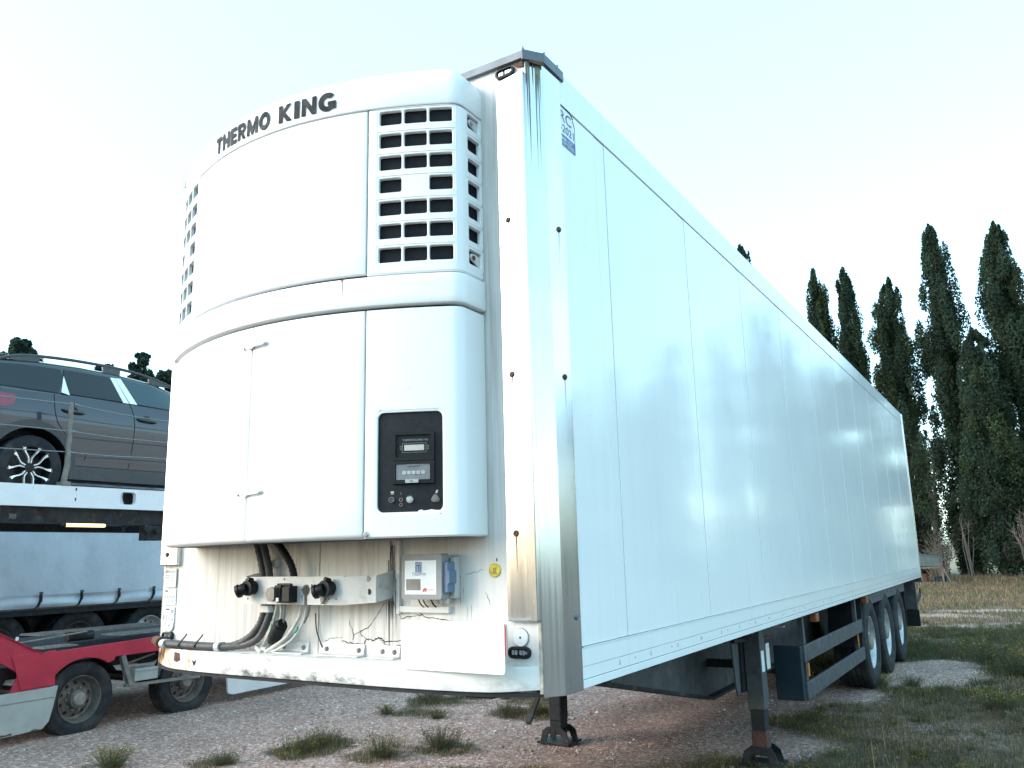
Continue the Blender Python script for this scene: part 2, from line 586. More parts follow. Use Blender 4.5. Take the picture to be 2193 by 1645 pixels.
# ------------------------------------------------------------------ ground
GRAVEL = [(1.55, 9.3, .75, 1.1), (1.95, 10.6, .5, .5), (2.0, 13.0, .8, .45), (1.3, 13.6, .6, .35), (1.3, 16.2, 1.0, .4),
          (1.0, 19.2, 1.4, .6), (2.5, 15.2, .8, .35), (1.9, 20.8, 1.5, .5), (-2.6, 5.0, 3.4, 2.6), (-4.6, 2.4, 3.2, 1.9),
          (-1.0, 7.4, 1.6, 1.6), (-7.0, 6.0, 4.0, 6.0), (.4, 7.4, .9, .7), (-2.4, 3.4, 1.6, 1.0)]
TUFTS = [(-3.0, 5.2, .55, .5), (-2.9, 4.5, .5, .3), (-2.2, 5.6, .45, .3), (-1.75, 4.85, .45, .35), (-3.05, 1.95, .35, .3), (-2.8, 2.6, .4, .35),
         (-1.88, 2.72, .42, .3), (-1.65, 3.15, .45, .35), (-3.9, 1.4, .3, .22), (-2.75, 2.95, .35, .25), (1.4, 11.6, 1.0, .35), (2.4, 11.2, 1.0, .4)]
def ground_z(x, y):
    r = .05 * (fbm(x * .35, y * .35, 5) - .5) + .02 * (fbm(x * 1.7, y * 1.7, 9) - .5)
    near = np.exp(-((x - 0) ** 2 + (y - 5) ** 2) / 900)
    far = .25 * (fbm(x * .03, y * .03, 21) - .5) * (1 - near)
    return r + far - .035 * np.clip((-x - 1.5) / 3, 0, 1)
def grass_amount(x, y):
    """1 = overgrown, 0 = bare gravel"""
    n = fbm(x * .9 + 3, y * .9, 31)
    n2 = fbm(x * 3.1, y * 3.1, 41)
    g = .74 + .9 * (n - .5)
    for cx, cy, rx, ry in GRAVEL:
        d = ((x - cx) / rx) ** 2 + ((y - cy) / ry) ** 2
        g = g - (1.15 if cy < 12 else .38) * np.clip(1.35 - d * (.7 + .6 * n), 0, 1)
    g = np.clip(g, 0, 1)
    for cx, cy, rx, ry in TUFTS:
        d = ((x - cx) / rx) ** 2 + ((y - cy) / ry) ** 2
        g = np.maximum(g, np.clip(1.5 - d, 0, 1.2) * (.05 + .95 * n2))
    g = g + .6 * (n2 - .5) * (g > .05)
    far = np.clip((y - 22) / 6, 0, 1)
    g = g * (1 - far) + far * (.75 + .5 * (n - .5))
    return np.clip(g, 0, 1)
def axis(lo, hi, dlo, dhi, step):
    a = list(np.arange(dlo, dhi, step))
    s = step; v = dhi
    while v < hi:
        a.append(v); s *= 1.22; v += s
    s = step; v = dlo - step; pre = []
    while v > lo:
        pre.append(v); s *= 1.22; v -= s
    return np.array(pre[::-1] + a)
gx = axis(-1600, 1600, -9, 6, .10); gy = axis(-500, 2600, -1, 24, .10)
GX, GY = np.meshgrid(gx, gy)
GZ = ground_z(GX, GY)
V = np.stack([GX, GY, GZ], -1).reshape(-1, 3)
nx = len(gx); ny = len(gy)
ii, jj = np.meshgrid(np.arange(nx - 1), np.arange(ny - 1))
b0 = (jj * nx + ii).ravel()
F = np.stack([b0, b0 + 1, b0 + 1 + nx, b0 + nx], -1)
ga = grass_amount(GX, GY)
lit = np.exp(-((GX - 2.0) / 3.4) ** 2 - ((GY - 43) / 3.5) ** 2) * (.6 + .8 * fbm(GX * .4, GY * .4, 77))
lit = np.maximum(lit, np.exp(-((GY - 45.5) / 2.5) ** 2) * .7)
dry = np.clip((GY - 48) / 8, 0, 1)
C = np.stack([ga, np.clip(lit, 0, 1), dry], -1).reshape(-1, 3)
def ground_mat():
    m, n, l, b = nt('gravel_ground')
    a = n.new('ShaderNodeVertexColor'); a.layer_name = 'Col'
    sep = n.new('ShaderNodeSeparateColor'); l.new(a.outputs['Color'], sep.inputs[0])
    v = coords(n, l)
    vo = n.new('ShaderNodeTexVoronoi'); vo.inputs['Scale'].default_value = 42
    l.new(v, vo.inputs['Vector'])
    sp = n.new('ShaderNodeSeparateColor'); l.new(vo.outputs['Color'], sp.inputs[0])
    stone = ramp(n, l, sp.outputs[0], [(.0, (.225, .142, .122)), (.35, (.345, .225, .19)), (.62, (.43, .278, .232)), (.85, (.47, .345, .295)), (.97, (.66, .57, .51))])
    big = ramp(n, l, noise(n, l, v, 1.3, 5), [(.3, .72), (.7, 1.08)])
    stone = mixc(n, l, 1.0, stone, big, 'MULTIPLY')
    soil = ramp(n, l, noise(n, l, v, 9, 6), [(.3, (.070, .050, .038)), (.55, (.118, .085, .064)), (.8, (.19, .145, .113))])
    soil = mixc(n, l, ramp(n, l, noise(n, l, v, 60, 3), [(.6, 0.), (.7, .7)]), soil, (.25, .21, .19))
    gf = mth(n, l, 'ADD', sep.outputs[0], mth(n, l, 'MULTIPLY', mth(n, l, 'SUBTRACT', noise(n, l, v, 14, 4), .5), .7))
    gfr = ramp(n, l, gf, [(.25, 0.), (.62, 1.)])
    c = mixc(n, l, gfr, stone, soil)
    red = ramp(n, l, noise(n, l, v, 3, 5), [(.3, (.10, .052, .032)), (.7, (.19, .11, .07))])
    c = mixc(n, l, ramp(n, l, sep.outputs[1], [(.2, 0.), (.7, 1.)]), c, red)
    fld = ramp(n, l, noise(n, l, v, .4, 5), [(.3, (.22, .18, .11)), (.7, (.30, .25, .16))])
    c = mixc(n, l, sep.outputs[2], c, fld)
    l.new(c, b.inputs['Base Color'])
    b.inputs['Roughness'].default_value = .9
    b.inputs['Specular IOR Level'].default_value = .25
    bump(n, l, b, vo.outputs['Distance'], .012, .8)
    return m
me = np_mesh('ground', V, F, C, ground_mat(), 1)
g = link('ground', me); g['kind'] = 'structure'; g['label'] = 'pinkish gravel yard overgrown with dry grass'

# ------------------------------------------------------------------ refrigerated trailer
ZT, ZB, L = 4.014, 1.09, 13.5
T = thing('refrigerated_trailer', 'long white refrigerated semi-trailer with a rounded cooling unit on its front wall', 'trailer')

# side walls: panels with recessed joints
jy = [.238]
k = 0
while True:
    a = .62 + 1.243 * k
    if a > 12.9:
        break
    jy += [a, a + .118]; k += 1
jy.append(13.44)
for i in range(len(jy) - 1):
    y0, y1 = jy[i], jy[i + 1]
    strip = i % 2 == 1
    mb = MB().box(1.262, 1.3 - (.002 if strip else 0), y0 + .0022, y1 - .0022, 1.262, 3.83)
    mb.build('joint_strip' if strip else 'side_panel', 'gel', T, bevel=.002)
MB().box(-1.25, 1.258, .07, 13.4, 1.12, 3.97).build('insulated_box', 'seam', T, smooth=0)
MB().box(-1.3, -1.255, .10, 13.44, 1.12, 3.95).build('off_side_wall', 'gel', T, smooth=0)
# top rail, bottom rails
MB().box(1.255, 1.303, .238, 13.44, 3.838, ZT).build('top_rail', 'gel', T, bevel=.004)
MB().box(1.255, 1.304, .238, 13.44, 1.178, 1.254).build('bottom_rail', 'gel', T, bevel=.002)
MB().box(1.255, 1.302, .238, 13.44, 1.126, 1.1765).build('lower_rail', 'gel', T, bevel=.002)
MB().box(1.20, 1.306, .238, 13.44, ZB, 1.1235).build('base_rail', 'gel', T, bevel=.002)
mb = MB()
mb.box(1.300, 1.3065, .25, 13.44, 1.2545, 1.2605)
mb.build('trim_line', 'reflector', T, smooth=0)
mb = MB()
y = .62
while y < 13.2:
    mb.box(1.3015, 1.3035, y - .0025, y + .0025, 1.148, 1.166)
    mb.box(1.3015, 1.3032, y - .012, y + .012, 1.1445, 1.147)
    y += .38
mb.build('drain_mark', 'ink_grey', T, smooth=0)['kind'] = 'stuff'
mb = MB()
for k in range(26):
    y = .8 + .49 * k
    mb.lathe([(1.3015, .0), (1.3015, .005), (1.304, .004), (1.304, 0)], 8, (0, y, 1.155), 'X')
mb.build('rivet', 'ink_grey', T)['kind'] = 'stuff'
MB().box(-1.23, 1.25, .06, 13.5, 3.98, 4.008).build('roof', 'white', T, smooth=0)
# rear frame
for x0, x1 in ((1.262, 1.312), (-1.312, -1.262)):
    MB().box(x0, x1, 13.44, 13.53, 1.06, ZT + .004).build('rear_post', 'alu', T, bevel=.005)
MB().box(-1.25, 1.25, 13.46, 13.52, 1.1, 4.0).build('rear_door', 'white', T, smooth=0)
MB().box(-1.31, 1.315, 13.45, 13.56, 1.0, 1.085).build('rear_sill', 'alu', T, bevel=.004)

# front wall: sheets with a centre joint
for x0, x1 in ((-1.243, -.0225), (-.0175, 1.243)):
    MB().box(x0, x1, 0, .06, 1.2, 3.99).build('front_wall', 'white_dirty', T, bevel=.002)
MB().box(-1.10, 1.10, .012, .05, 1.15, 3.98).build('joint_backing', 'seam', T, smooth=0)
# raised front plates and chamfered corner posts
def corner(sx):
    out = [(sx * 1.244, -.003), (sx * 1.303, .075), (sx * 1.306, .30 if sx < 0 else .235), (sx * 1.30, .30 if sx < 0 else .235),
           (sx * 1.292, .08), (sx * 1.238, .01)]
    mb = MB(); mb.prism(out, lambda a, b, d: (a, b, d), 1.085, 3.985)
    return mb
for sx in (1, -1):
    p = corner(sx).build('corner_post', 'alu', T, smooth=20, bevel=.003)
    xs = sorted((sx * 1.094, sx * 1.245))
    mb = MB(); mb.prism([(xs[0], 1.384 if sx > 0 else 1.645), (xs[1], 1.384 if sx > 0 else 1.645), (xs[1], 3.905), (xs[0] + (.02 if sx > 0 else 0), 3.885), (xs[0], 3.84)],
                        lambda a, b, d: (a, d, b), -.028, .003)
    q = mb.build('front_plate', 'alu', T, smooth=20, bevel=.006)
    for z in ((3.169, 2.44, 1.746) if sx > 0 else (3.169, 2.44, 1.706)):
        mb = MB(); mb.lathe([(-.036, 0), (-.036, .009), (-.030, .014), (-.026, .015), (-.026, 0)], 12, (sx * 1.147 if sx > 0 else -1.184, 0, z), 'Y')
        mb.build('bolt', 'rust', q)
        x = sx * 1.148 if sx > 0 else -1.184
        mb = MB(); mb.add([(x - .002, -.0292, z - .012), (x + .003, -.0292, z - .012), (x + .0015, -.0292, z - .11 - .1 * random.random()), (x, -.0292, z - .11)], [(0, 1, 2, 3)])
        mb.build('rust_run', 'rust', q, smooth=0, fix=False)
    for z, y in ((3.151, .168), (2.441, .172), (1.39, .19)):
        mb = MB(); mb.lathe([(sx * 1.314, 0), (sx * 1.314, .009), (sx * 1.309, .014), (sx * 1.304, .015), (sx * 1.304, 0)], 12, (0, y, z), 'X')
        mb.build('bolt', 'rust' if z > 2 else 'alu_dark', p)
        mb = MB(); mb.add([(sx * 1.3066, y - .002, z - .01), (sx * 1.3066, y + .002, z - .01), (sx * 1.3066, y, z - .2)], [(0, 1, 2)])
        if z > 2:
            mb.build('rust_run', 'rust', p, smooth=0, fix=False)
# rust and drips below the roof cap on the near corner
mb = MB()
for i in range(16):
    t = random.random(); w = .0015 + .003 * random.random(); ln = .12 + .5 * random.random() ** 2.5
    x = 1.246 + .056 * t; y = -.0045 + .0785 * t
    nx_, ny_ = .80 * .0012, -.60 * .0012
    z0 = 3.962
    mb.add([(x - w * .6 + nx_, y - w * .8 + ny_, z0), (x + w * .6 + nx_, y + w * .8 + ny_, z0), (x + nx_, y + ny_, z0 - ln)], [(0, 1, 2)])
mb.build('rust_run', simple('olive_drip_stain', (.25, .23, .17), .8, 0, .3, 20), T, smooth=0, fix=False)['kind'] = 'stuff'
# roof front trim and torn corner cap
mb = MB()
mb.prism([(-.022, 3.972), (-.022, 4.012), (.03, 4.034), (.14, 4.030), (.14, 4.006), (0, 4.0), (.0, 3.972)], lambda a, b, d: (d, a, b), -1.24, 1.246)
mb.build('roof_front_trim', 'alu_dark', T, smooth=20, bevel=.002)
mb = MB()
out = [(1.236, -.020), (1.246, -.022), (1.314, .068), (1.316, .26), (1.30, .27), (1.22, .2)]
mb.prism(out, lambda a, b, d: (a, b, d), 3.965, 4.018)
mb.build('roof_corner_cap', 'alu_dark', T, smooth=20, bevel=.003)
mb = MB()
mb.prism([(1.20, 3.945), (1.236, 3.935), (1.262, 3.942), (1.262, 3.966), (1.236, 3.964), (1.18, 3.962)], lambda a, b, d: (a, -.007 + (a - 1.24) * (1.3 if a > 1.24 else 0) - d, b), 0, .003)
mb.prism([(.02, 3.952), (.08, 3.945), (.08, 3.966), (.02, 3.966)], lambda a, b, d: (1.2445 + a * .79 + d, -.012 + a * 1.0 - d, b), .004, .007)
mb.build('rusty_tear', 'rust', T, smooth=0)
mb = MB()
for x, y, z, h in ((1.243, -.015, 4.018, .022), (1.312, .068, 4.016, .012), (1.312, .2, 4.016, .018)):
    mb.add([(x - .008, y, z), (x + .008, y + .004, z), (x + .002, y, z + h)], [(0, 1, 2)])
mb.build('torn_edge', 'alu_dark', T, smooth=0, fix=False)

# bumper beam along the foot of the front wall, bowed with rounded ends
def bow(x):
    a = abs(x) / 1.243
    return -.125 * (1 - a ** 5) - .012 * (1 - a * a)
xs = [-1.243 * math.cos(PI * i / 48) for i in range(49)]
mb = MB()
prof = [(0, 1.105), (1, 1.105), (1, 1.195), (.96, 1.205), (0, 1.208)]
vs = []; fs = []
for i, x in enumerate(xs):
    for a, z in prof:
        zz = z + (.012 if z < 1.15 else 0) * max(0, (abs(x) - 1.05) / .2)
        vs.append((x, a * bow(x) + .02 * (1 - a), zz))
n = len(prof)
for i in range(len(xs) - 1):
    for j in range(n - 1):
        fs.append((i * n + j, i * n + j + 1, (i + 1) * n + j + 1, (i + 1) * n + j))
mb.add(vs, fs)
B = mb.build('bumper_beam', 'bumper', T, smooth=30)
mb = MB()
vs = []; fs = []
for i, x in enumerate(xs):
    vs += [(x, bow(x) + .012, 1.106), (x, bow(x) + .012, 1.085), (x, .05, 1.085)]
for i in range(len(xs) - 1):
    for j in range(2):
        fs.append((i * 3 + j, i * 3 + j + 1, (i + 1) * 3 + j + 1, (i + 1) * 3 + j))
mb.add(vs, fs); mb.build('under_edge', 'seam', B, smooth=0)
rp = [(-.985, 1.19), (-.93, 1.188), (-.918, 1.152), (-.955, 1.14), (-.99, 1.146)]
mb = MB(); mb.prism(rp, lambda a, b, d: (a, bow(a) - d, b), -.003, .0015); mb.build('rust_patch', 'rust', B, smooth=0)
mb = MB(); mb.prism([(-.80, 1.165), (-.785, 1.15), (-.765, 1.168), (-.77, 1.146), (-.785, 1.128), (-.80, 1.15)], lambda a, b, d: (a, bow(a) - d, b), -.003, .0012)
mb.prism([(-1.215, 1.175), (-1.208, 1.16), (-1.20, 1.15), (-1.213, 1.158)], lambda a, b, d: (a, bow(a) - d, b), -.003, .0012)
mb.build('tear', 'seam', B, smooth=0)
MB().box(1.232, 1.2435, -.010, .0, 1.1, 1.384).build('corner_seam', simple('stained_sealant', (.55, .47, .38), .7, 0, .3, 30), T, smooth=0)
# stiffening angles on the ledge
for x0, x1 in ((-.275, -.075), (.015, .285), (.365, .50)):
    mb = MB(); mb.prism([(-.001, 1.2085), (-.06, 1.2085), (-.06, 1.213), (-.016, 1.217), (-.006, 1.262), (-.001, 1.262)], lambda a, b, d: (d, a, b), x0, x1)
    p = mb.build('stiffening_angle', 'bracket', T, smooth=20)
    for x in (x0 + .035, x1 - .03):
        MB().lathe([(-.024, 0), (-.024, .006), (-.018, .011), (-.009, .012), (-.009, 0)], 12, (x, 0, 1.235), 'Y').build('bolt', 'hub', p)
# number plate, blank, with a red-edged board behind its right end
mb = MB(); mb.prism(rrect(.532, .203, .016, 5, .882, 1.288), front, .138, .142); mb.build('number_plate', 'plate', T, smooth=20)
mb = MB(); mb.prism(rrect(.03, .125, .008, 4, 1.143, 1.320), front, .133, .1378); p = mb.build('plate_holder', 'ink_grey', T, smooth=20)
mb = MB(); mb.box(1.1485, 1.1545, -.1386, -.1379, 1.264, 1.377); mb.build('red_edge', 'red_print', p, smooth=0)
for x in (.72, 1.02):
    MB().box(x - .015, x + .015, -.1375, -.09, 1.206, 1.216).build('plate_bracket', 'bracket', T, smooth=0)

# reflectors and marker lamps
def marker(x, z, tilt=0, s=1, d0=.0):
    mp = lambda a, b, d: (x + a * math.cos(tilt) - b * math.sin(tilt), -(d + d0), z + a * math.sin(tilt) + b * math.cos(tilt))
    mb = MB(); o = rrect(.105 * s, .047 * s, .0225 * s, 6); i = rrect(.086 * s, .030 * s, .0145 * s, 6)
    n = len(o)
    vs = [mp(a, b, 0) for a, b in o] + [mp(a, b, .016) for a, b in o] + [mp(a, b, .018) for a, b in i] + [mp(a, b, .007) for a, b in i]
    fs = [(k * n + j, k * n + (j + 1) % n, (k + 1) * n + (j + 1) % n, (k + 1) * n + j) for k in range(3) for j in range(n)]
    fs.append(tuple(range(3 * n, 4 * n)))
    mb.add(vs, fs)
    p = mb.build('marker_lamp', 'black', T, smooth=40)
    mb = MB()
    for k in range(4):
        cx = (-.030 + .0145 * k + (.008 if k > 1 else 0)) * s
        mb.prism(rrect(.0125 * s, .020 * s, .004, 3, cx, 0), mp, .006, .0105)
    mb.prism(rrect(.008 * s, .012 * s, .003, 3, .034 * s, 0), mp, .006, .011)
    mb.build('lens', 'lens', p)
marker(1.137, 3.936, .05)
marker(1.137, 1.258, 0, 1.02)
marker(-1.165, 1.262, 0, .85)
for x, z, r in ((1.142, 1.318, .037), (-1.158, 1.316, .034)):
    mb = MB(); mb.lathe([(-.0, 0), (-.0, r), (-.007, r), (-.0095, r * .9), (-.0085, r * .86), (-.0085, 0)], 28, (x, 0, z), 'Y')
    p = mb.build('round_reflector', 'reflector', T, smooth=30)
    MB().lathe([(-.0115, 0), (-.0115, .003), (-.010, .0045), (-.008, .0045)], 10, (x, 0, z), 'Y').build('screw', 'ink', p)
    MB().lathe([(-.0015, r * 1.01), (-.0015, r * 1.05), (0, r * 1.05)], 28, (x, 0, z), 'Y').build('gasket', 'ink', p)

# off-side plates and stickers
def flat_sticker(name, x0, x1, z0, z1, d, mat, bars, ink='ink', parent=T):
    p = MB().box(x0, x1, -d, -d + .004, z0, z1).build(name, mat, parent, bevel=.001)
    mb = MB()
    w, h = x1 - x0, z1 - z0
    for a, b, c, e in bars:
        mb.add([(x0 + a * w, -d - .0006, z0 + b * h), (x0 + c * w, -d - .0006, z0 + b * h), (x0 + c * w, -d - .0006, z0 + e * h), (x0 + a * w, -d - .0006, z0 + e * h)], [(0, 1, 2, 3)])
    mb.build('print', ink, p, smooth=0, fix=False)
    return p
p = flat_sticker('rating_plate', -1.225, -1.118, 1.523, 1.628, .010, 'atp',
                 [(.35, .84, .93, .89), (.35, .76, .93, .80), (.1, .62, .5, .66), (.1, .52, .5, .56), (.26, .38, .5, .42), (.1, .22, .48, .26), (.6, .50, .85, .53), (.6, .62, .85, .65), (.62, .36, .78, .40)], 'ink_grey')
text_on('lettering', 'ATP', -1.215, 1.604, .028, .014, .0112, 'ink', p, offset=.02)
bars = [(.08 + .16 * k, .12 + .07 * (k % 2), .14 + .16 * k, .30 + .07 * (k % 3)) for k in range(5)] + [(.08 + .18 * k, .44, .2 + .18 * k, .56) for k in range(5)] + [(.45, .78, .95, .81), (.45, .87, .95, .9)]
p = flat_sticker('diagram_sticker', -1.222, -1.118, 1.428, 1.516, .0055, 'sticker', bars, 'ink_grey')
MB().add([(-1.214, -.0063, 1.50), (-1.186, -.0063, 1.50), (-1.186, -.0063, 1.508), (-1.214, -.0063, 1.508)], [(0, 1, 2, 3)]).build('heading', 'ink', p, smooth=0, fix=False)
bars = [(.05, .82, .18, .86), (.22, .66, .60, .70), (.30, .08, .38, .56), (.52, .08, .60, .56), (.70, .62, .92, .86), (.72, .1, .9, .3), (.06, .2, .2, .5), (.78, .42, .86, .48)]
p = flat_sticker('diagram_sticker', -1.226, -1.122, 1.328, 1.416, .0055, 'sticker', bars, 'ink_grey')
MB().add([(-1.196, -.0063, 1.400), (-1.166, -.0063, 1.400), (-1.166, -.0063, 1.408), (-1.196, -.0063, 1.408)], [(0, 1, 2, 3)]).build('heading', 'ink', p, smooth=0, fix=False)
# yellow round sticker
mb = MB(); mb.lathe([(0, 0), (0, .030), (-.004, .030), (-.004, 0)], 24, (1.019, 0, 1.594), 'Y'); p = mb.build('round_sticker', 'yellow', T, smooth=20)
mb = MB(); mb.lathe([(-.0046, .026), (-.0046, .028)], 24, (1.019, 0, 1.594), 'Y')
mb.prism([(1.005, 1.578), (1.033, 1.578), (1.026, 1.59), (1.03, 1.607), (1.019, 1.603), (1.008, 1.607), (1.012, 1.59)], front, .0042, .0046)
mb.build('print', simple('olive_print', (.34, .25, .03), .5), p, smooth=0)
MB().box(1.028, 1.031, -.004, 0, 1.632, 1.645).build('scratch', 'ink', T, smooth=0)

# inspection sticker on the side, its front edge tucked under the corner post
S = lambda a, b, d: (1.3 + d, a, b)
st = [(.215, 3.622), (.381, 3.619), (.384, 3.765), (.366, 3.80), (.34, 3.826), (.215, 3.829)]
mb = MB(); mb.prism(st, S, .0002, .002); p = mb.build('inspection_sticker', 'sticker', T, smooth=0)
mb = MB(); mb.add([S(.216, 3.623, .0026), S(.3805, 3.620, .0026), S(.382, 3.680, .0026), S(.216, 3.682, .0026)], [(0, 1, 2, 3)]); mb.build('blue_band', 'blue', p, smooth=0, fix=False)
def stext(body, y, z, w, h, mat, d=.0026, **kw):
    vs, fs = text_geo(body, w, h, **kw)
    mb = MB(); mb.add([S(y + a, z + b, d) for a, b in vs], fs)
    return mb.build('lettering', mat, p, smooth=0, fix=False)
stext('FRC', .185, 3.752, .165, .058, 'ink_blue', offset=.006)
stext('4-2021', .195, 3.695, .178, .042, 'ink_blue', offset=.012)
stext('aca', .236, 3.654, .055, .014, 'sticker', d=.0032, offset=.02)
stext('ICP', .305, 3.652, .045, .018, 'sticker', d=.0032)
mb = MB()
for z, a, b in ((3.642, .24, .37), (3.632, .24, .28), (3.632, .30, .375)):
    mb.add([S(a, z, .0032), S(b, z, .0032), S(b, z + .003, .0032), S(a, z + .003, .0032)], [(0, 1, 2, 3)])
mb.build('print', 'sticker', p, smooth=0, fix=False)
mb = MB()
for y0, z0, y1, z1, w in ((.22, 3.832, .34, 3.832, .007), (.34, 3.832, .37, 3.812, .004), (.366, 3.805, .385, 3.765, .004), (.385, 3.765, .3825, 3.62, .0025)):
    mb.bar(S(y0, z0, .0022), S(y1, z1, .0022), .002, w, (1, 0, 0))
mb.build('torn_edge', 'ink', p, smooth=0)
# scuffs on the side panels
mb = MB()
for i in range(26):
    y = .4 + 4 * random.random() ** 1.6; z = 1.5 + 1.9 * random.random(); ln = .01 + .05 * random.random(); a = rad(random.uniform(-25, 25))
    mb.add([S(y, z, .0007), S(y + ln * math.cos(a), z + ln * math.sin(a), .0007), S(y + ln * math.cos(a), z + ln * math.sin(a) + .0018, .0007)], [(0, 1, 2)])
mb.build('scuff', 'ink_grey', T, smooth=0, fix=False)['kind'] = 'stuff'

# ---- cooling unit on the front wall
YC = lambda x: -.485 + .30 * x * x
def outline():
    """plan outline from the right rear edge, round the front, to the left rear edge"""
    right = [(.99, -.19 + .19 * k / 6) for k in range(6, 0, -1)]
    c0 = Vector((.99, -.150)); c1 = Vector((.99, YC(.99))); c2 = Vector((.948, YC(.948)))
    right = [(.99, .0), (.99, -.05), (.99, -.10)]
    arc = [((1 - t) ** 2 * c0 + 2 * t * (1 - t) * c1 + t * t * c2) for t in [i / 8 for i in range(9)]]
    right += [(p.x, p.y) for p in arc]
    mid = [(x, YC(x)) for x in np.linspace(.92, -.92, 47)]
    left = [(-x, y) for x, y in reversed(right)]
    return right + mid + left
OUT = np.array(outline())
SEG = np.concatenate([[0], np.cumsum(np.hypot(*np.diff(OUT, axis=0).T))])
UT = SEG[-1]
def PU(u):
    x = np.interp(u, SEG, OUT[:, 0]); y = np.interp(u, SEG, OUT[:, 1])
    return float(x), float(y)
def U_of_x(x):                     # on the front curve
    idx = np.argsort(OUT[:, 0][8:-8]); return float(np.interp(x, OUT[8:-8, 0][::-1], SEG[8:-8][::-1]))
def U_of_y(y):                     # on the right side face
    return -y
def NU(u):
    a = PU(max(0, u - .004)); b = PU(min(UT, u + .004))
    d = Vector((b[0] - a[0], b[1] - a[1])).normalized()
    return Vector((d.y, -d.x)) * -1 if False else Vector((-d.y, d.x)) * (1)
_n = NU(UT / 2)
NS = -1 if _n.y > 0 else 1
def CU(u, z, d=0.0):               # point on the unit's skin, d outwards
    x, y = PU(u); n = NU(u) * NS
    return (x + n.x * d, y + n.y * d, z)
RU = MB()
ring = [(x * .965, y * .93 if y < -.02 else y) for x, y in OUT]
RU.prism(ring, lambda a, b, d: (a, b, d), 1.75, 3.90)
R_ = RU.build('refrigeration_unit', 'housing', T, smooth=30)
def ulist(u0, u1, step=.03, b=.008):
    inner = [u for u in SEG if u0 + b + .003 < u < u1 - b - .003]
    mids = list(np.linspace(u0 + b, u1 - b, max(2, int((u1 - u0) / step))))
    a = sorted(set(inner + mids))
    return [u0, u0 + b * .3] + a + [u1 - b * .3, u1]
def skin(name, u0, u1, zs, mat='white', off=0.0, depth=.03, b=.007, zprof=None, parent=R_):
    """curved panel with rolled edges; zs = (z0,z1) or explicit list of (z, inset)"""
    us = ulist(u0, u1, b=b)
    if zprof is None:
        z0, z1 = zs
        zp = [(z0, b), (z0 + b * .3, b * .3), (z0 + b, 0)] + [(z0 + b + (z1 - z0 - 2 * b) * t, 0) for t in (.25, .5, .75)] + [(z1 - b, 0), (z1 - b * .3, b * .3), (z1, b)]
    else:
        zp = zprof
    vs = []; fs = []
    nu = len(us)
    for z, ins in zp:
        for i, u in enumerate(us):
            e = b if i in (0, nu - 1) else (b * .3 if i in (1, nu - 2) else 0)
            vs.append(CU(u, z, off - max(e, ins)))
    for j in range(len(zp) - 1):
        for i in range(nu - 1):
            fs.append((j * nu + i, j * nu + i + 1, (j + 1) * nu + i + 1, (j + 1) * nu + i))
    border = [i for i in range(nu)] + [j * nu + nu - 1 for j in range(1, len(zp))] + [(len(zp) - 1) * nu + i for i in range(nu - 2, -1, -1)] + [j * nu for j in range(len(zp) - 2, 0, -1)]
    k = len(vs)
    for bi in border:
        z = zp[bi // nu][0]; u = us[bi % nu]
        vs.append(CU(u, z, off - depth))
    m = len(border)
    for i in range(m):
        fs.append((border[i], border[(i + 1) % m], k + (i + 1) % m, k + i))
    mb = MB(); mb.add(vs, fs)
    return mb.build(name, mat, parent, smooth=40)
US, UB = U_of_x(.597), U_of_x(-.597)
# cap with rolled top
mb = MB()
cz = [(3.739, 0), (3.745, -.003), (3.86, -.001), (3.895, .010), (3.925, .030), (3.948, .062), (3.963, .105), (3.975, .17), (3.985, .30), (3.99, .40)]
vs = []; fs = []
n = len(OUT)
for z, ins in cz:
    for x, y in OUT:
        kx = 1 - max(ins, ins * .8) / .99 if ins > 0 else 1 - ins / .99
        ky = 1 - ins / .485
        vs.append((x * kx, y * ky, z))
for j in range(len(cz) - 1):
    for i in range(n - 1):
        fs.append((j * n + i, j * n + i + 1, (j + 1) * n + i + 1, (j + 1) * n + i))
k = len(vs)
for x, y in OUT:
    vs.append((x * .96, y * .94, 3.739))
for i in range(n - 1):
    fs.append((i, i + 1, k + i + 1, k + i))
mb.add(vs, fs); CAP = mb.build('top_cap', 'white', R_, smooth=45)
# upper centre door, rub band, lower doors, side sections
skin('upper_door', US + .004, UB - .004, (2.922, 3.731))
skin('rub_band', 0.0, UT, (2.762, 2.903), off=.012, depth=.05, b=.010)
UC = U_of_x(-.012)
UL = U_of_x(-.632)
bot = lambda z1, b=.007: [(1.738, .045), (1.7385, .028), (1.742, .013), (1.749, .004), (1.760, 0)] + [(1.76 + (z1 - 1.76) * t, 0) for t in (.2, .4, .6, .8)] + [(z1 - b, 0), (z1 - b * .3, b * .3), (z1, b)]
skin('lower_door', US + .0035, UC - .0034, None, zprof=bot(2.748))
skin('lower_door', UC + .0034, UL - .003, None, zprof=bot(2.748))
skin('side_section', UL + .0015, UT, None, zprof=bot(2.748), b=.004)
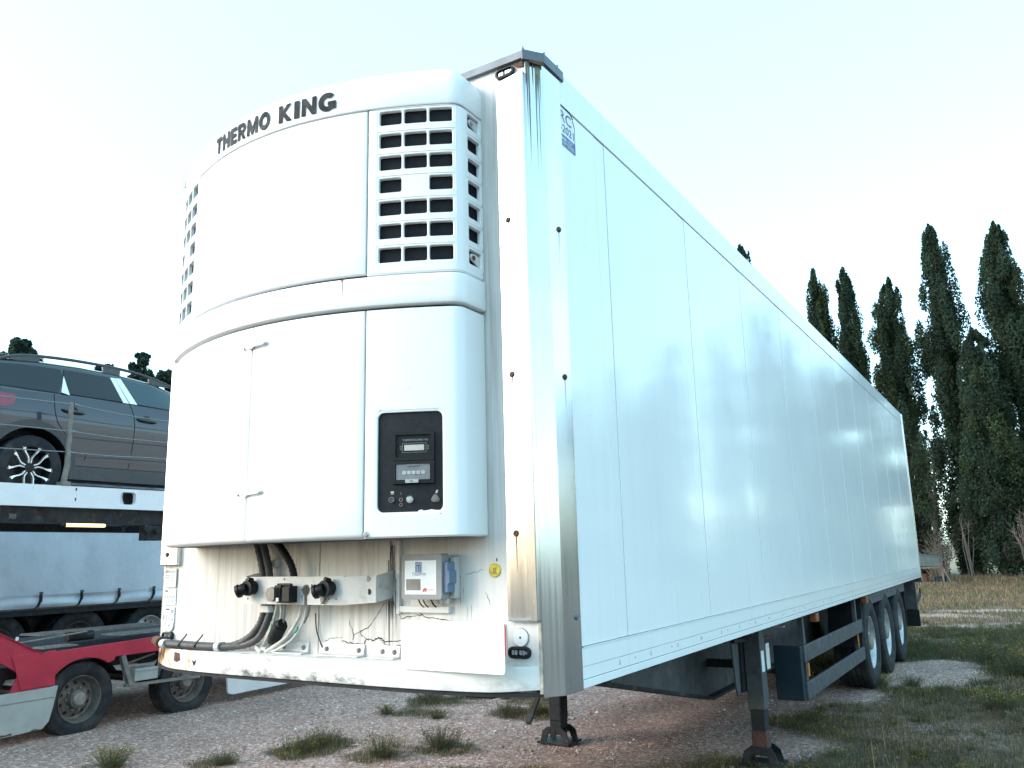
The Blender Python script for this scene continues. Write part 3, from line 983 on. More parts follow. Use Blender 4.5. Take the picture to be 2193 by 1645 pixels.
# panels with openings: every opening is a tile with a rounded hole
def holed(name, u0, u1, z0, z1, holes, mat='white', off=0., depth=.022, b=.007, rc=.009, flare=None):
    """holes: list of (ua,ub,za,zb) laid out on a grid of cells; cells between are plain"""
    mb = MB()
    uc = sorted(set([u0, u1] + [round(v, 5) for h in holes for v in (h[0] - .012, h[1] + .0)] ))
    return mb
def grille(name, u0, u1, z0, z1, holes, off=0., depth=.02, b=.007, zextra=None, rc=.010, rim=0.0):
    zc = sorted(set([z0, z1] + [round((h[2] + h[3]) / 2, 4) for h in holes]))
    # cell borders: mid-lines between neighbouring holes in both directions
    cols = sorted(set((round(h[0], 4), round(h[1], 4)) for h in holes))
    rows = sorted(set((round(h[2], 4), round(h[3], 4)) for h in holes))
    ub = [u0] + [(cols[i][1] + cols[i + 1][0]) / 2 for i in range(len(cols) - 1)] + [u1]
    zb = [z0] + [(rows[i][1] + rows[i + 1][0]) / 2 for i in range(len(rows) - 1)] + [z1]
    hs = {(round(h[0], 4), round(h[2], 4)): h for h in holes}
    # extra column borders so that wide solid parts follow the curve
    mb = MB()
    def dz(u, z):
        e = 0
        for d in (u - u0, u1 - u, z - z0, z1 - z):
            if d < 1e-6:
                e = max(e, b)
        return e
    def P(u, z, d=0.0):
        return CU(u, z, off - d - dz(u, z))
    def grid(ua, ubb, za, zb_):
        us = [ua + (ubb - ua) * t for t in np.linspace(0, 1, max(2, int((ubb - ua) / .012) + 1))]
        ex = []
        if abs(ua - u0) < 1e-6: ex.append(u0 + b)
        if abs(ubb - u1) < 1e-6: ex.append(u1 - b)
        us = sorted(set(us + ex))
        zs = [za, zb_]
        if abs(za - z0) < 1e-6: zs.append(z0 + b)
        if abs(zb_ - z1) < 1e-6: zs.append(z1 - b)
        zs = sorted(zs)
        vs = [P(u, z) for z in zs for u in us]
        n = len(us)
        mb.add(vs, [(j * n + i, j * n + i + 1, (j + 1) * n + i + 1, (j + 1) * n + i) for j in range(len(zs) - 1) for i in range(n - 1)])
    for ci, c in enumerate(cols):
        for ri, r in enumerate(rows):
            ua, ubb, za, zb_ = ub[ci], ub[ci + 1], zb[ri], zb[ri + 1]
            h = hs.get((c[0], r[0]))
            if h is None:
                grid(ua, ubb, za, zb_); continue
            # plain strips beside the hole's collar when the cell is wide
            m = .011
            la = max(ua, h[0] - m); lb = min(ubb, h[1] + m); ba = max(za, h[2] - m); bb = min(zb_, h[3] + m)
            if la > ua + 1e-6: grid(ua, la, za, zb_)
            if lb < ubb - 1e-6: grid(lb, ubb, za, zb_)
            if ba > za + 1e-6: grid(la, lb, za, ba)
            if bb < zb_ - 1e-6: grid(la, lb, bb, zb_)
            w, hh = h[1] - h[0], h[3] - h[2]
            cx, cz_ = (h[0] + h[1]) / 2, (h[2] + h[3]) / 2
            q = 5
            inn = rrect(w, hh, rc, q, cx, cz_)
            # subdivide the straight top and bottom runs so that they follow the curve
            pts = []
            for i, p_ in enumerate(inn):
                pts.append(p_)
                nxt = inn[(i + 1) % len(inn)]
                if abs(p_[1] - nxt[1]) < 1e-9 and abs(p_[0] - nxt[0]) > .02:
                    for t in (.25, .5, .75):
                        pts.append((p_[0] + (nxt[0] - p_[0]) * t, p_[1]))
            def outp(p_):
                a, c_ = p_
                ta = (a - cx) / (w / 2); tc = (c_ - cz_) / (hh / 2)
                sa = 1 if ta > 0 else -1; sc = 1 if tc > 0 else -1
                da = w / 2 - abs(a - cx); dc = hh / 2 - abs(c_ - cz_)
                if dc <= da + 1e-9 and da > rc * .6:
                    aa = a if da > rc * .95 else (lb if sa > 0 else la) if da < rc * .5 else a
                    return (aa, bb if sc > 0 else ba)
                if da <= dc and dc > rc * .6:
                    return (lb if sa > 0 else la, c_)
                return (lb if sa > 0 else la, bb if sc > 0 else ba)
            outp_ = [outp(p_) for p_ in pts]
            n = len(pts)
            # raised collar: outer edge at skin level, inner lip slightly sunk, then the wall of the hole
            vs = [P(a, c_) for a, c_ in outp_] + [P(a, c_, rim) for a, c_ in [(cx + (a - cx) * 1.05, cz_ + (c_ - cz_) * 1.07) for a, c_ in pts]] + [P(a, c_, rim + .003) for a, c_ in pts] + [P(a, c_, depth) for a, c_ in pts]
            mb.add(vs, [(k * n + i, k * n + (i + 1) % n, (k + 1) * n + (i + 1) % n, (k + 1) * n + i) for k in range(3) for i in range(n)])
    # skirt
    us = ulist(u0, u1)
    for z in (z0, z1):
        vs = [CU(u, z, off - b) for u in us] + [CU(u, z, off - .05) for u in us]
        n = len(us)
        mb.add(vs, [(i, i + 1, n + i + 1, n + i) for i in range(n - 1)])
    for u in (u0, u1):
        mb.add([CU(u, z0, off - b), CU(u, z1, off - b), CU(u, z1, off - .05), CU(u, z0, off - .05)], [(0, 1, 2, 3)])
    return mb.build(name, 'white', R_, smooth=40)
ROWT = [3.716, 3.600, 3.488, 3.376, 3.263, 3.150, 3.036]
CX = [(.652, .751), (.761, .859), (.868, .9635)]
def side_set(mirror):
    conv = (lambda u: UT - u) if mirror else (lambda u: u)
    holes = []
    for ri, zt in enumerate(ROWT):
        cs = [(U_of_y(-.020), U_of_y(-.119))] + [(U_of_x(a), U_of_x(b)) for a, b in CX]
        for ci, (a, b) in enumerate(cs):
            a, b = min(a, b), max(a, b)
            if ri == 3 and ci == 2:
                continue
            # the rounded corner takes the last few millimetres
            ua, ub_ = sorted((conv(a), conv(b)))
            holes.append((round(ua, 4), round(ub_, 4), round(zt - .070, 4), round(zt, 4)))
    ua, ub_ = sorted((conv(0.0), conv(US - .004)))
    grille('grille_panel', ua, ub_, 2.912, 3.733, holes)
    for zt in ROWT:               # shallow bead round each row of openings
        ua, ub2 = sorted((conv(U_of_x(.640)), conv(U_of_x(.9745))))
        uu_ = np.linspace(ua, ub2, 16)
        loop = [CU(u, zt + .013, .0004) for u in uu_] + [CU(ub2, zt - .083, .0004)] 
        start = [CU(ua, zt - .083, .0004)]
        MB().tube(start + loop, .0021, 6).build('row_bead', 'white', R_)
        va, vb = sorted((conv(.006), conv(.133)))
        MB().tube([CU(va, zt - .083, .0004), CU(va, zt + .013, .0004), CU(vb, zt + .013, .0004), CU(vb, zt - .083, .0004)], .0018, 6).build('row_bead', 'white', R_)
    # woven mesh behind the openings
    mb = MB(); st_ = .0115
    lo, hi = sorted((conv(.010), conv(US - .02)))
    zr0, zr1 = 2.955, 3.725
    n_u = int((hi - lo) / st_)
    for s_ in (1, -1):
        k = int((zr1 - zr0) / (st_ * .62))
        for i in range(-k, n_u):
            pts = []
            for j in range(0, k + 1, 2):
                u = lo + (i + (j if s_ > 0 else k - j)) * st_
                if lo <= u <= hi:
                    pts.append((u, zr0 + j * st_ * .62))
            for a, b in zip(pts[:-1], pts[1:]):
                w = .0009
                mb.add([CU(a[0], a[1] - w, -.021), CU(a[0], a[1] + w, -.021), CU(b[0], b[1] + w, -.021), CU(b[0], b[1] - w, -.021)], [(0, 1, 2, 3)])
    o = mb.build('grille_mesh', 'mesh', R_, smooth=0, fix=False); o['kind'] = 'stuff'
    # dark backing behind the mesh
    us = ulist(lo, hi)
    vs = [CU(u, z, -.034) for z in (2.93, 3.73) for u in us]; n = len(us)
    MB().add(vs, [(i, i + 1, n + i + 1, n + i) for i in range(n - 1)]).build('grille_backing', 'housing', R_, smooth=0, fix=False)
    if not mirror:
        for zt, inner in ((3.716, 'ink_grey'), (3.036, 'rust')):
            mb = MB(); mp = lambda a, b, d: (.99 - .016 + d, a, b)
            mb.prism([(-.018, zt - .068), (-.018, zt - .015), (-.055, zt - .008), (-.088, zt - .012), (-.10, zt - .030), (-.085, zt - .045), (-.05, zt - .056)], mp, 0, .006)
            mb.build('catch_plate', 'bracket', R_, smooth=20)
            MB().lathe([(0, 0), (.004, .012), (.007, .011), (.009, .005), (.009, 0)], 16, (.98, -.075, zt - .031), 'X').build('catch_bolt', inner, R_)
side_set(False)
side_set(True)
# lower right section with the control recess
def control_section():
    h = (U_of_x(.915), U_of_x(.655), 1.846, 2.277)
    h = (round(h[0], 4), round(h[1], 4), h[2], h[3])
    return grille('side_section', 0.0, US - .0035, 1.740, 2.748, [h], rc=.028, depth=.02, rim=.0)
control_section()
Cf = lambda x, z, d: CU(U_of_x(x), z, -.0135 + d)
us = np.linspace(.645, .925, 9)
mb = MB(); vs = [Cf(x, z, 0) for z in (1.838, 2.285) for x in us]
mb.add(vs, [(i, i + 1, 9 + i + 1, 9 + i) for i in range(8)])
CP = mb.build('control_panel', 'black', R_, smooth=0, fix=False)
def boxed(name, x0, x1, z0, z1, d0, d1, mat, r=.004, bev=0):
    mb = MB(); mb.prism(rrect(x1 - x0, z1 - z0, r, 4, (x0 + x1) / 2, (z0 + z1) / 2), Cf, d0, d1)
    return mb.build(name, mat, R_, smooth=25)
def frame_ring(name, x0, x1, z0, z1, wi, d1, dsink, mat):
    o = rrect(x1 - x0, z1 - z0, .004, 4, (x0 + x1) / 2, (z0 + z1) / 2)
    i = rrect(x1 - x0 - 2 * wi, z1 - z0 - 2 * wi, .003, 4, (x0 + x1) / 2, (z0 + z1) / 2)
    n = len(o)
    vs = [Cf(a, b, 0) for a, b in o] + [Cf(a, b, d1) for a, b in o] + [Cf(a, b, d1) for a, b in i] + [Cf(a, b, dsink) for a, b in i]
    fs = [(k * n + j, k * n + (j + 1) % n, (k + 1) * n + (j + 1) % n, (k + 1) * n + j) for k in range(3) for j in range(n)] + [tuple(range(3 * n, 4 * n))]
    mb = MB(); mb.add(vs, fs); return mb.build(name, mat, R_, smooth=25)
frame_ring('display_frame', .717, .882, 2.0645, 2.189, .0135, .016, .008, 'black_clean')
frame_ring('key_frame', .717, .882, 1.966, 2.0625, .0135, .016, .004, 'black_clean')
boxed('display', .7645, .843, 2.1075, 2.132, .008, .0095, 'lcd', .002)
text_on('lettering', 'THERMOGUARD VIa', .757, 2.149, .101, .008, .0088, 'ink_grey', R_, fmap=Cf)
mb = MB()
for a, b, c, d in ((.758, 2.1385, .850, 2.1395), (.758, 2.099, .850, 2.100), (.757, 2.099, .758, 2.139), (.850, 2.099, .851, 2.139)):
    mb.add([Cf(a, b, .0087), Cf(c, b, .0087), Cf(c, d, .0087), Cf(a, d, .0087)], [(0, 1, 2, 3)])
for k in range(3):
    for x in (.7465, .853):
        mb.add([Cf(x, 2.112 + .007 * k, .0087), Cf(x + .009, 2.112 + .007 * k, .0087), Cf(x + .009, 2.1135 + .007 * k, .0087), Cf(x, 2.1135 + .007 * k, .0087)], [(0, 1, 2, 3)])
mb.build('display_border', 'ink_grey', R_, smooth=0, fix=False)
boxed('key_flap', .733, .866, 1.982, 2.050, .005, .0125, 'flap', .003)
boxed('flap_tab', .771, .8225, 1.9685, 1.983, .010, .020, 'panelpale', .003)
boxed('tab_slot', .792, .801, 1.9735, 1.9775, .0195, .0208, 'ink', .001)
boxed('flap_grip', .775, .824, 2.0405, 2.047, .012, .0155, 'flap', .002)
for k in range(5):
    boxed('key', .758 + .0185 * k, .773 + .0185 * k, 2.005, 2.020, .012, .0135, 'panelpale', .003)
for x, r in ((.713, .0125), (.786, .0155), (.885, .0165)):
    n = 8 if x > .8 else 24
    mb = MB()
    c = Vector(Cf(x, 1.899, 0)); nn = (Vector(Cf(x, 1.899, .01)) - c).normalized()
    uu = Vector((0, 0, 1)); ww = nn.cross(uu)
    prof = [(0, 1), (.006, 1), (.009, .86), (.009, .62), (.015, .58), (.015, 0)] if x > .75 else [(0, 1), (.008, 1), (.010, .85), (.006, .7), (.006, 0)]
    vs = [c + nn * t + (uu * math.cos(2 * PI * k / 24) + ww * math.sin(2 * PI * k / 24)) * r * s * (1 + (.10 * math.cos(3 * 2 * PI * k / 24) if x > .8 else 0)) for t, s in prof for k in range(24)]
    fs = [(j * 24 + k, j * 24 + (k + 1) % 24, (j + 1) * 24 + (k + 1) % 24, (j + 1) * 24 + k) for j in range(len(prof) - 1) for k in range(24)]
    mb.add(vs, fs); mb.build('socket' if x != .786 else 'switch', 'chrome' if x == .786 else 'hub', R_)
    if x < .75:
        mb = MB()
        for q in range(5):
            a = 2 * PI * q / 5; p_ = c + nn * .0085 + (uu * math.cos(a) + ww * math.sin(a)) * .006
            mb.tube([p_, p_ + nn * .002], .0022, 8)
        mb.build('socket_pin', 'ink', R_)
mb = MB()
for z, r in ((1.899, .0065), (1.878, .006)):
    for rr in (1.0,):
        pts = [Cf(.750 + r * math.cos(t), z + r * math.sin(t), .0015) for t in np.linspace(0, 2 * PI, 17)]
        mb.tube(pts, .0013, 6)
mb.tube([Cf(.7505, 1.92, .001), Cf(.7505, 1.932, .001)], .0012, 6)
mb.build('indicator_ring', 'hub', R_)
mb = MB()
for a, b, c, d in ((.7085, 1.9275, .7215, 1.936), (.7085, 1.923, .7215, 1.9252)):
    mb.add([Cf(a, b, .0012), Cf(c, b, .0012), Cf(c, d, .0012), Cf(a, d, .0012)], [(0, 1, 2, 3)])
mb.add([Cf(.884, 1.922, .0012), Cf(.892, 1.922, .0012), Cf(.896, 1.936, .0012), Cf(.888, 1.936, .0012)], [(0, 1, 2, 3)])
mb.build('symbol', 'lcd', R_, smooth=0, fix=False)
# paint torn at the recess's lower edge
mb = MB(); mb.prism([(.815, 1.842), (.90, 1.842), (.905, 1.851), (.885, 1.8515), (.87, 1.855), (.85, 1.851), (.838, 1.8505), (.832, 1.855), (.82, 1.852)], Cf, .0008, .0016); mb.build('paint_tear', 'white', R_, smooth=0)

# latches, rivets, lettering on the unit
for z, xc in ((2.652, -.012), (1.959, -.012)):
    f2 = lambda a, b, d: CU(U_of_x(a), b, d)
    mb = MB()
    mb.prism([(xc - .058, z - .012), (xc - .008, z - .010), (xc - .008, z + .006), (xc - .058, z + .004)], f2, -.003, .004)
    mb.prism([(xc - .012, z - .014), (xc + .018, z - .012), (xc + .018, z + .022), (xc - .012, z + .020)], f2, -.003, .013)
    mb.prism([(xc + .016, z - .008), (xc + .09, z - .004), (xc + .104, z + .004), (xc + .10, z + .012), (xc + .016, z + .012)], f2, .012, .020)
    mb.prism([(xc + .085, z - .003), (xc + .104, z - .001), (xc + .104, z + .010), (xc + .085, z + .010)], f2, -.003, .013)
    mb.build('door_latch', 'bracket', R_, smooth=20, bevel=.001)
    mb = MB()
    for a in (-.05, -.018):
        c = Vector(f2(xc + a, z - .003, .003)); nn = (Vector(f2(xc + a, z, .013)) - Vector(f2(xc + a, z, .003))).normalized()
        mb.tube([c, c + nn * .006], .005, 8)
    mb.build('latch_rivet', 'hub', R_)
c = Vector(CU(U_of_x(.612), 1.757, 0)); nn = Vector((NU(U_of_x(.612)).x * NS, NU(U_of_x(.612)).y * NS, 0))
MB().tube([c - nn * .004, c + nn * .004, c + nn * .008], [.013, .013, .009], 16).build('hinge_bolt', 'chrome', R_)
c = Vector(CU(U_of_x(.777), 2.388, 0)); nn = Vector((NU(U_of_x(.777)).x * NS, NU(U_of_x(.777)).y * NS, 0))
MB().tube([c - nn * .004, c + nn * .0012], [.0125, .0115], 20).build('hole_plug', 'white', R_)
capmap = lambda a, b, d: CU(U_of_x(a), b, .0052 + d - max(0, (b - 3.86)) * .25)
W_ = .30        # stroke widths in unit letters (box 0..1 x 0..1)
def bar_(x0, x1, y0, y1): return [(x0, y0), (x1, y0), (x1, y1), (x0, y1)]
def arcs(cx, cy, ro, ri, a0, a1, sx=1.0, n=10):
    out = []
    for k in range(n):
        t0 = rad(a0 + (a1 - a0) * k / n); t1 = rad(a0 + (a1 - a0) * (k + 1) / n)
        out.append([(cx + sx * ri[0] * math.cos(t0), cy + ri[1] * math.sin(t0)), (cx + sx * ro[0] * math.cos(t0), cy + ro[1] * math.sin(t0)),
                    (cx + sx * ro[0] * math.cos(t1), cy + ro[1] * math.sin(t1)), (cx + sx * ri[0] * math.cos(t1), cy + ri[1] * math.sin(t1))])
    return out
GL = {
 'T': [bar_(0, 1, .74, 1), bar_(.34, .66, 0, .74)],
 'H': [bar_(0, .32, 0, 1), bar_(.68, 1, 0, 1), bar_(.32, .68, .37, .63)],
 'E': [bar_(0, .34, 0, 1), bar_(.34, 1, .76, 1), bar_(.34, .90, .39, .61), bar_(.34, 1, 0, .24)],
 'R': [bar_(0, .31, 0, 1), bar_(.31, .62, .77, 1), bar_(.31, .62, .36, .58), [(.31, .36), (.55, .36), (.68, 0), (1, 0), (.84, .36)][0:0] or [(.40, .36), (.70, .36), (1, 0), (.64, 0)]] + arcs(.62, .68, (.34, .32), (.05, .10), -90, 90),
 'M': [bar_(0, .24, 0, 1), bar_(.76, 1, 0, 1), [(.24, 1), (.24, .56), (.42, 0), (.5, 0), (.5, .42)], [(.76, 1), (.5, .42), (.5, 0), (.58, 0), (.76, .56)]],
 'O': arcs(.5, .5, (.52, .53), (.22, .25), 0, 360, n=28),
 'K': [bar_(0, .31, 0, 1), [(.31, .42), (.31, .66), (.62, 1), (.98, 1)], [(.31, .42), (.46, .59), (1, 0), (.62, 0)]],
 'I': [bar_(0, 1, 0, 1)],
 'N': [bar_(0, .29, 0, 1), bar_(.71, 1, 0, 1), [(.29, 1), (.29, .56), (.71, 0), (.71, .44)]],
 'G': arcs(.5, .5, (.52, .53), (.21, .25), 42, 318, n=24) + [bar_(.52, 1.0, .30, .52), bar_(.74, 1.0, .08, .30)],
}
def word(w_, x0, x1):
    wd = {'I': .36, 'M': 1.18, 'O': 1.06, 'G': 1.04, 'E': .80, 'T': .86}
    tot = sum(wd.get(c_, .94) for c_ in w_) + .14 * (len(w_) - 1); u = (x1 - x0) / tot; x = x0
    for c_ in w_:
        w1 = wd.get(c_, .94) * u
        mb = MB()
        for q in GL[c_]:
            P_ = []
            for a, b in zip(q, q[1:] + q[:1]):
                k = max(1, int(abs(b[0] - a[0]) * w1 / .02))
                P_ += [(a[0] + (b[0] - a[0]) * i / k, a[1] + (b[1] - a[1]) * i / k) for i in range(k)]
            mb.add([capmap(x + a * w1, 3.766 + b * .094, .0008) for a, b in P_], [tuple(range(len(P_)))])
        mb.build('letter', 'letter', R_, smooth=0)
        x += w1 + .14 * u
word('THERMO', -.405, .052)
word('KING', .112, .442)
# lifting eye slot seen on the cap's edge
mb = MB(); mb.tube(smooth_path([(-.36, -.38, 3.93), (-.33, -.395, 3.952), (-.20, -.40, 3.968)], 4), .004, 6); mb.build('cap_seam', 'ink_grey', R_)
# rust run and stain on the band
f3 = lambda a, b, d: CU(U_of_x(a), b, .012 + d)
mb = MB(); mb.add([f3(.485, 2.9, .0007), f3(.50, 2.9, .0007), f3(.496, 2.885, .0007), f3(.4945, 2.79, .0007), f3(.492, 2.885, .0007)], [(0, 1, 2, 3, 4)])
for k in range(46):
    x = -.10 + .27 * random.random(); z = 2.897 - .06 * random.random() ** 1.6; r = .0014 + .0035 * random.random()
    mb.add([f3(x - r, z, .0007), f3(x + r * .6, z - r, .0007), f3(x + r, z + r * .7, .0007)], [(0, 1, 2)])
mb.build('rust_stain', simple('pale_rust', (.42, .26, .17), .8, 0, .4, 40), R_, smooth=0, fix=False)['kind'] = 'stuff'
# underside tray
mb = MB(); mb.prism([(x * .95, y * .9) for x, y in OUT], lambda a, b, d: (a, b, d), 1.742, 1.75); mb.build('under_tray', 'frame_grey', R_, smooth=0)

# ---- hoses, cables, connector bracket
def hose(name, pts, r, mat, parent=T, ribs=0, n=10):
    P = smooth_path(pts, 8)
    if ribs:
        Q = []; rs = []
        acc = 0
        for i in range(len(P) - 1):
            d = (P[i + 1] - P[i]).length
            k = max(1, int(d / ribs))
            for j in range(k):
                Q.append(P[i].lerp(P[i + 1], j / k)); rs.append(r * (1.06 if len(Q) % 2 else .93))
        Q.append(P[-1]); rs.append(r)
        return MB().tube(Q, rs, n).build(name, mat, parent, smooth=60)
    return MB().tube(P, r, n).build(name, mat, parent, smooth=60)
for k, dx in enumerate((0, .045)):
    h = hose('drain_hose', [(-.405 + dx, -.07, 1.76), (-.375 + dx, -.055, 1.64), (-.355 + dx, -.05, 1.53), (-.345 + dx, -.05, 1.44), (-.37 + dx, -.055, 1.35), (-.44 + dx * 1.2, -.06, 1.28 - .01 * k), (-.56 + dx, -.062, 1.235), (-.70, -.062 - .028 * k, 1.226), (-1.02, -.055 - .03 * k, 1.228), (-1.21 + .04 * k, -.03 - .028 * k, 1.232)], .0185, 'hose', ribs=.012)
for x in (-.64, -1.085):
    mb = MB(); mb.prism(rrect(.064, .046, .022, 6), lambda a, b, d: (x + d, -.078 + a, 1.229 + b), -.016, .016); mb.build('hose_clamp', 'tape', T, smooth=30)
mb = MB(); mb.prism(rrect(.090, .046, .022, 6), lambda a, b, d: (-.328 + a, -.05 + b, 1.42 + d), -.016, .016); mb.build('hose_clamp', 'tape', T, smooth=30)
mb = MB()
for x in (-.80, -.93):
    mb.tube([(x, -.078, 1.195), (x, -.115, 1.23), (x, -.07, 1.272), (x - .004, -.06, 1.282)], .004, 6)
mb.build('cable_tie', 'ink', T)
MB().tube([(-1.215, -.045, 1.238), (-1.13, -.072, 1.233)], [.026, .03], 12).build('hose_end', 'rust', T)
MB().box(-.40, -.30, -.03, 0, 1.625, 1.66).build('hose_bracket', 'bracket', T, bevel=.002)
hose('coiled_hose', [(-.235, -.10, 1.76), (-.185, -.085, 1.70), (-.145, -.07, 1.63), (-.125, -.06, 1.55), (-.10, -.06, 1.47)], .018, 'black', ribs=.010)
for pts, r, m_ in (([(-.205, -.10, 1.452), (-.235, -.085, 1.39), (-.27, -.07, 1.33), (-.34, -.05, 1.262), (-.375, -.04, 1.222)], .006, 'cable_white'),
                  ([(-.18, -.10, 1.452), (-.20, -.08, 1.38), (-.26, -.07, 1.31), (-.33, -.05, 1.30)], .006, 'cable_white'),
                  ([(-.15, -.10, 1.452), (-.175, -.08, 1.39), (-.205, -.06, 1.32)], .005, 'hub'),
                  ([(-.045, -.09, 1.452), (-.075, -.08, 1.38), (-.16, -.075, 1.29), (-.27, -.06, 1.235), (-.33, -.05, 1.212)], .0095, 'cable_white'),
                  ([(-.01, -.09, 1.452), (-.035, -.085, 1.37), (-.11, -.08, 1.285), (-.23, -.065, 1.228), (-.31, -.05, 1.212)], .006, 'cable_white'),
                  ([(.01, -.09, 1.452), (-.01, -.085, 1.40), (-.04, -.08, 1.36)], .007, 'hub'),
                  ([(-.225, -.088, 1.41), (-.255, -.078, 1.36), (-.275, -.07, 1.31), (-.31, -.05, 1.25)], .0062, 'cable_green')):
    hose('cable', pts, r, m_)
MB().tube([(-.09, -.086, 1.315), (-.07, -.086, 1.335)], [.0085, .0085], 8).build('cable_sleeve', 'cable_green', T)
mb = MB(); mb.tube([(-.26, -.06, 1.285), (-.20, -.075, 1.345)], [.034, .034], 14); mb.tube([(-.29, -.055, 1.262), (-.255, -.06, 1.29)], [.02, .026], 10); mb.tube([(-.21, -.075, 1.34), (-.185, -.08, 1.352)], [.03, .026], 12)
mb.build('cable_plug', 'black_clean', T)
mb = MB(); mb.tube([(-.395, -.045, 1.222), (-.33, -.045, 1.222)], .012, 8); mb.bar((-.40, -.05, 1.235), (-.36, -.05, 1.212), .02, .02); mb.build('cable_clip', 'cable_white', T)
hose('thin_cable', [(.02, -.012, 1.24), (-.02, -.012, 1.32), (-.03, -.012, 1.4)], .003, 'ink')
# bracket plate with keyhole notches, open to the back
YB = -.125
def bplate():
    x0, x1, xm = -.44, .255, .44
    z0, z1 = 1.448, 1.577
    def key(xc, zc, r, ws):
        pts = [(xc - ws, z0)]
        a0 = math.asin(ws / r)
        for t in np.linspace(-PI / 2 - a0, -PI / 2 + a0 - 2 * PI, 18):
            pts.append((xc + r * math.cos(t), zc + r * math.sin(t)))
        pts.append((xc + ws, z0))
        return pts
    out = [(x0, z1), (x0, z0 + .03), (x0 + .035, z0)]
    out += [(-.185, z0)] + key(.018, 1.515, .027, .010)
    out += [(x1, z0)]
    mp = lambda a, b, d: (a, YB - d, b)
    mb = MB(); mb.prism(out + [(x1, z1)], mp, 0, .003)
    A = mb.build('connector_bracket', 'bracket', T, smooth=20)
    mb = MB(); mb.prism([(x1, z0), (.438, z0 + .012), (.438, z1 + .004), (x1, z1)], lambda a, b, d: (a, YB + (a - x1) * .12 - d, b), 0, .003)
    mb.build('end_plate', 'bracket', A, smooth=20)
    mb = MB(); mb.prism([(0, 1.462), (.09, 1.475), (.10, 1.49), (.102, 1.60), (0, 1.581)], lambda a, b, d: (.4385 + a * .12 + d, YB + .023 + a, b), 0, .003); mb.build('end_flange', 'bracket', A, smooth=20)
    MB().box(x0, x1, YB, YB + .02, z1 - .0, z1 + .003).build('fold', 'bracket', A, smooth=0)
    mb = MB(); mb.prism([(0, 1.53), (0, 1.577), (.125, 1.60), (.125, 1.56)], lambda a, b, d: (x0 + d, YB + a, b), -.003, 0); mb.build('end_flange', 'bracket', A, smooth=0)
    for x, z, r in ((-.385, 1.474, .005), (.057, 1.54, .0045), (-.008, 1.517, .004), (.068, 1.517, .004), (-.006, 1.487, .004), (.10, 1.487, .004), (.17, 1.475, .004), (.215, 1.475, .004), (.40, 1.508, .014), (.46, 1.53, .003), (-.405, 1.567, .004)):
        y = YB - .0035 + (max(0, x - x1) * .12)
        mb = MB(); mb.lathe([(y, 0), (y, r)], 14, (x, 0, z), 'Y'); mb.build('bolt_hole', 'seam', A, smooth=0, fix=False)
    mb = MB(); mb.lathe([(-.112, 0), (-.112, .014), (-.104, .014)], 16, (.395, 0, 1.566), 'Y'); mb.lathe([(-.128, 0), (-.128, .006), (-.12, .006)], 12, (-.13, 0, 1.568), 'Y'); mb.build('rivet', 'hub', A)
    return A
A = bplate()
def coupling(name, x, z, dirv, s, mat, parent):
    d = Vector(dirv).normalized(); c = Vector((x, YB - .003, z))
    mb = MB()
    mb.tube([c, c + Vector((0, -.03, 0)) * s], [.034 * s, .034 * s], 18)
    mb.tube([c + Vector((0, -.028, 0)) * s, c + Vector((0, -.05, 0)) * s], [.040 * s, .037 * s], 18)
    e = c + Vector((0, -.045, 0)) * s
    mb.tube([e, e + d * .018 * s, e + d * .034 * s, e + d * .037 * s, e + d * .052 * s], [.026 * s, .030 * s, .028 * s, .034 * s, .032 * s], 16)
    mb.tube([c + Vector((.01, -.02, .035)) * s, c + Vector((.01, -.05, .045)) * s], [.012 * s, .010 * s], 8)
    return mb.build(name, mat, parent, smooth=35)
coupling('socket', -.345, 1.528, (-1, -.55, -.42), 1.0, 'black', A)
coupling('socket', .180, 1.525, (-1, -.4, -.35), 1.0, 'black', A)
mb = MB(); mb.prism([(.125, 1.495), (.155, 1.495), (.15, 1.468), (.135, 1.452)], lambda a, b, d: (a, YB - d, b), .003, .02); mb.build('socket_lever', 'hub', A)
mb = MB(); mb.tube([(-0.160, YB, 1.497), (-0.165, YB - .04, 1.497)], [.034, .034], 18); mb.build('socket', 'black_clean', A)
mb = MB(); mb.prism([(-0.210, 1.50), (-0.201, 1.525), (-0.170, 1.534), (-0.145, 1.52), (-0.143, 1.48), (-0.165, 1.462), (-0.193, 1.466), (-0.203, 1.482)], lambda a, b, d: (a, YB - d, b), .041, .049); mb.build('socket_cap', 'hub', A, bevel=.003)
mb = MB()
mb.box(-0.130, -0.040, YB - .05, YB, 1.458, 1.536); mb.box(-0.135, -0.090, YB - .062, YB - .05, 1.468, 1.540)
mb.box(-0.085, -0.035, YB - .060, YB - .05, 1.464, 1.532); mb.tube([(-0.133, YB - .04, 1.541), (-0.040, YB - .04, 1.541)], .009, 8)
for k in range(5):
    mb.box(-0.132 + .009 * k, -0.128 + .009 * k, YB - .066, YB - .06, 1.475, 1.53)
mb.build('socket', 'black', A, bevel=.003)
MB().box(-0.115, -0.099, YB - .067, YB - .064, 1.466, 1.482).build('socket_tag', 'plate', A)
# vertical support strip and hose behind bracket

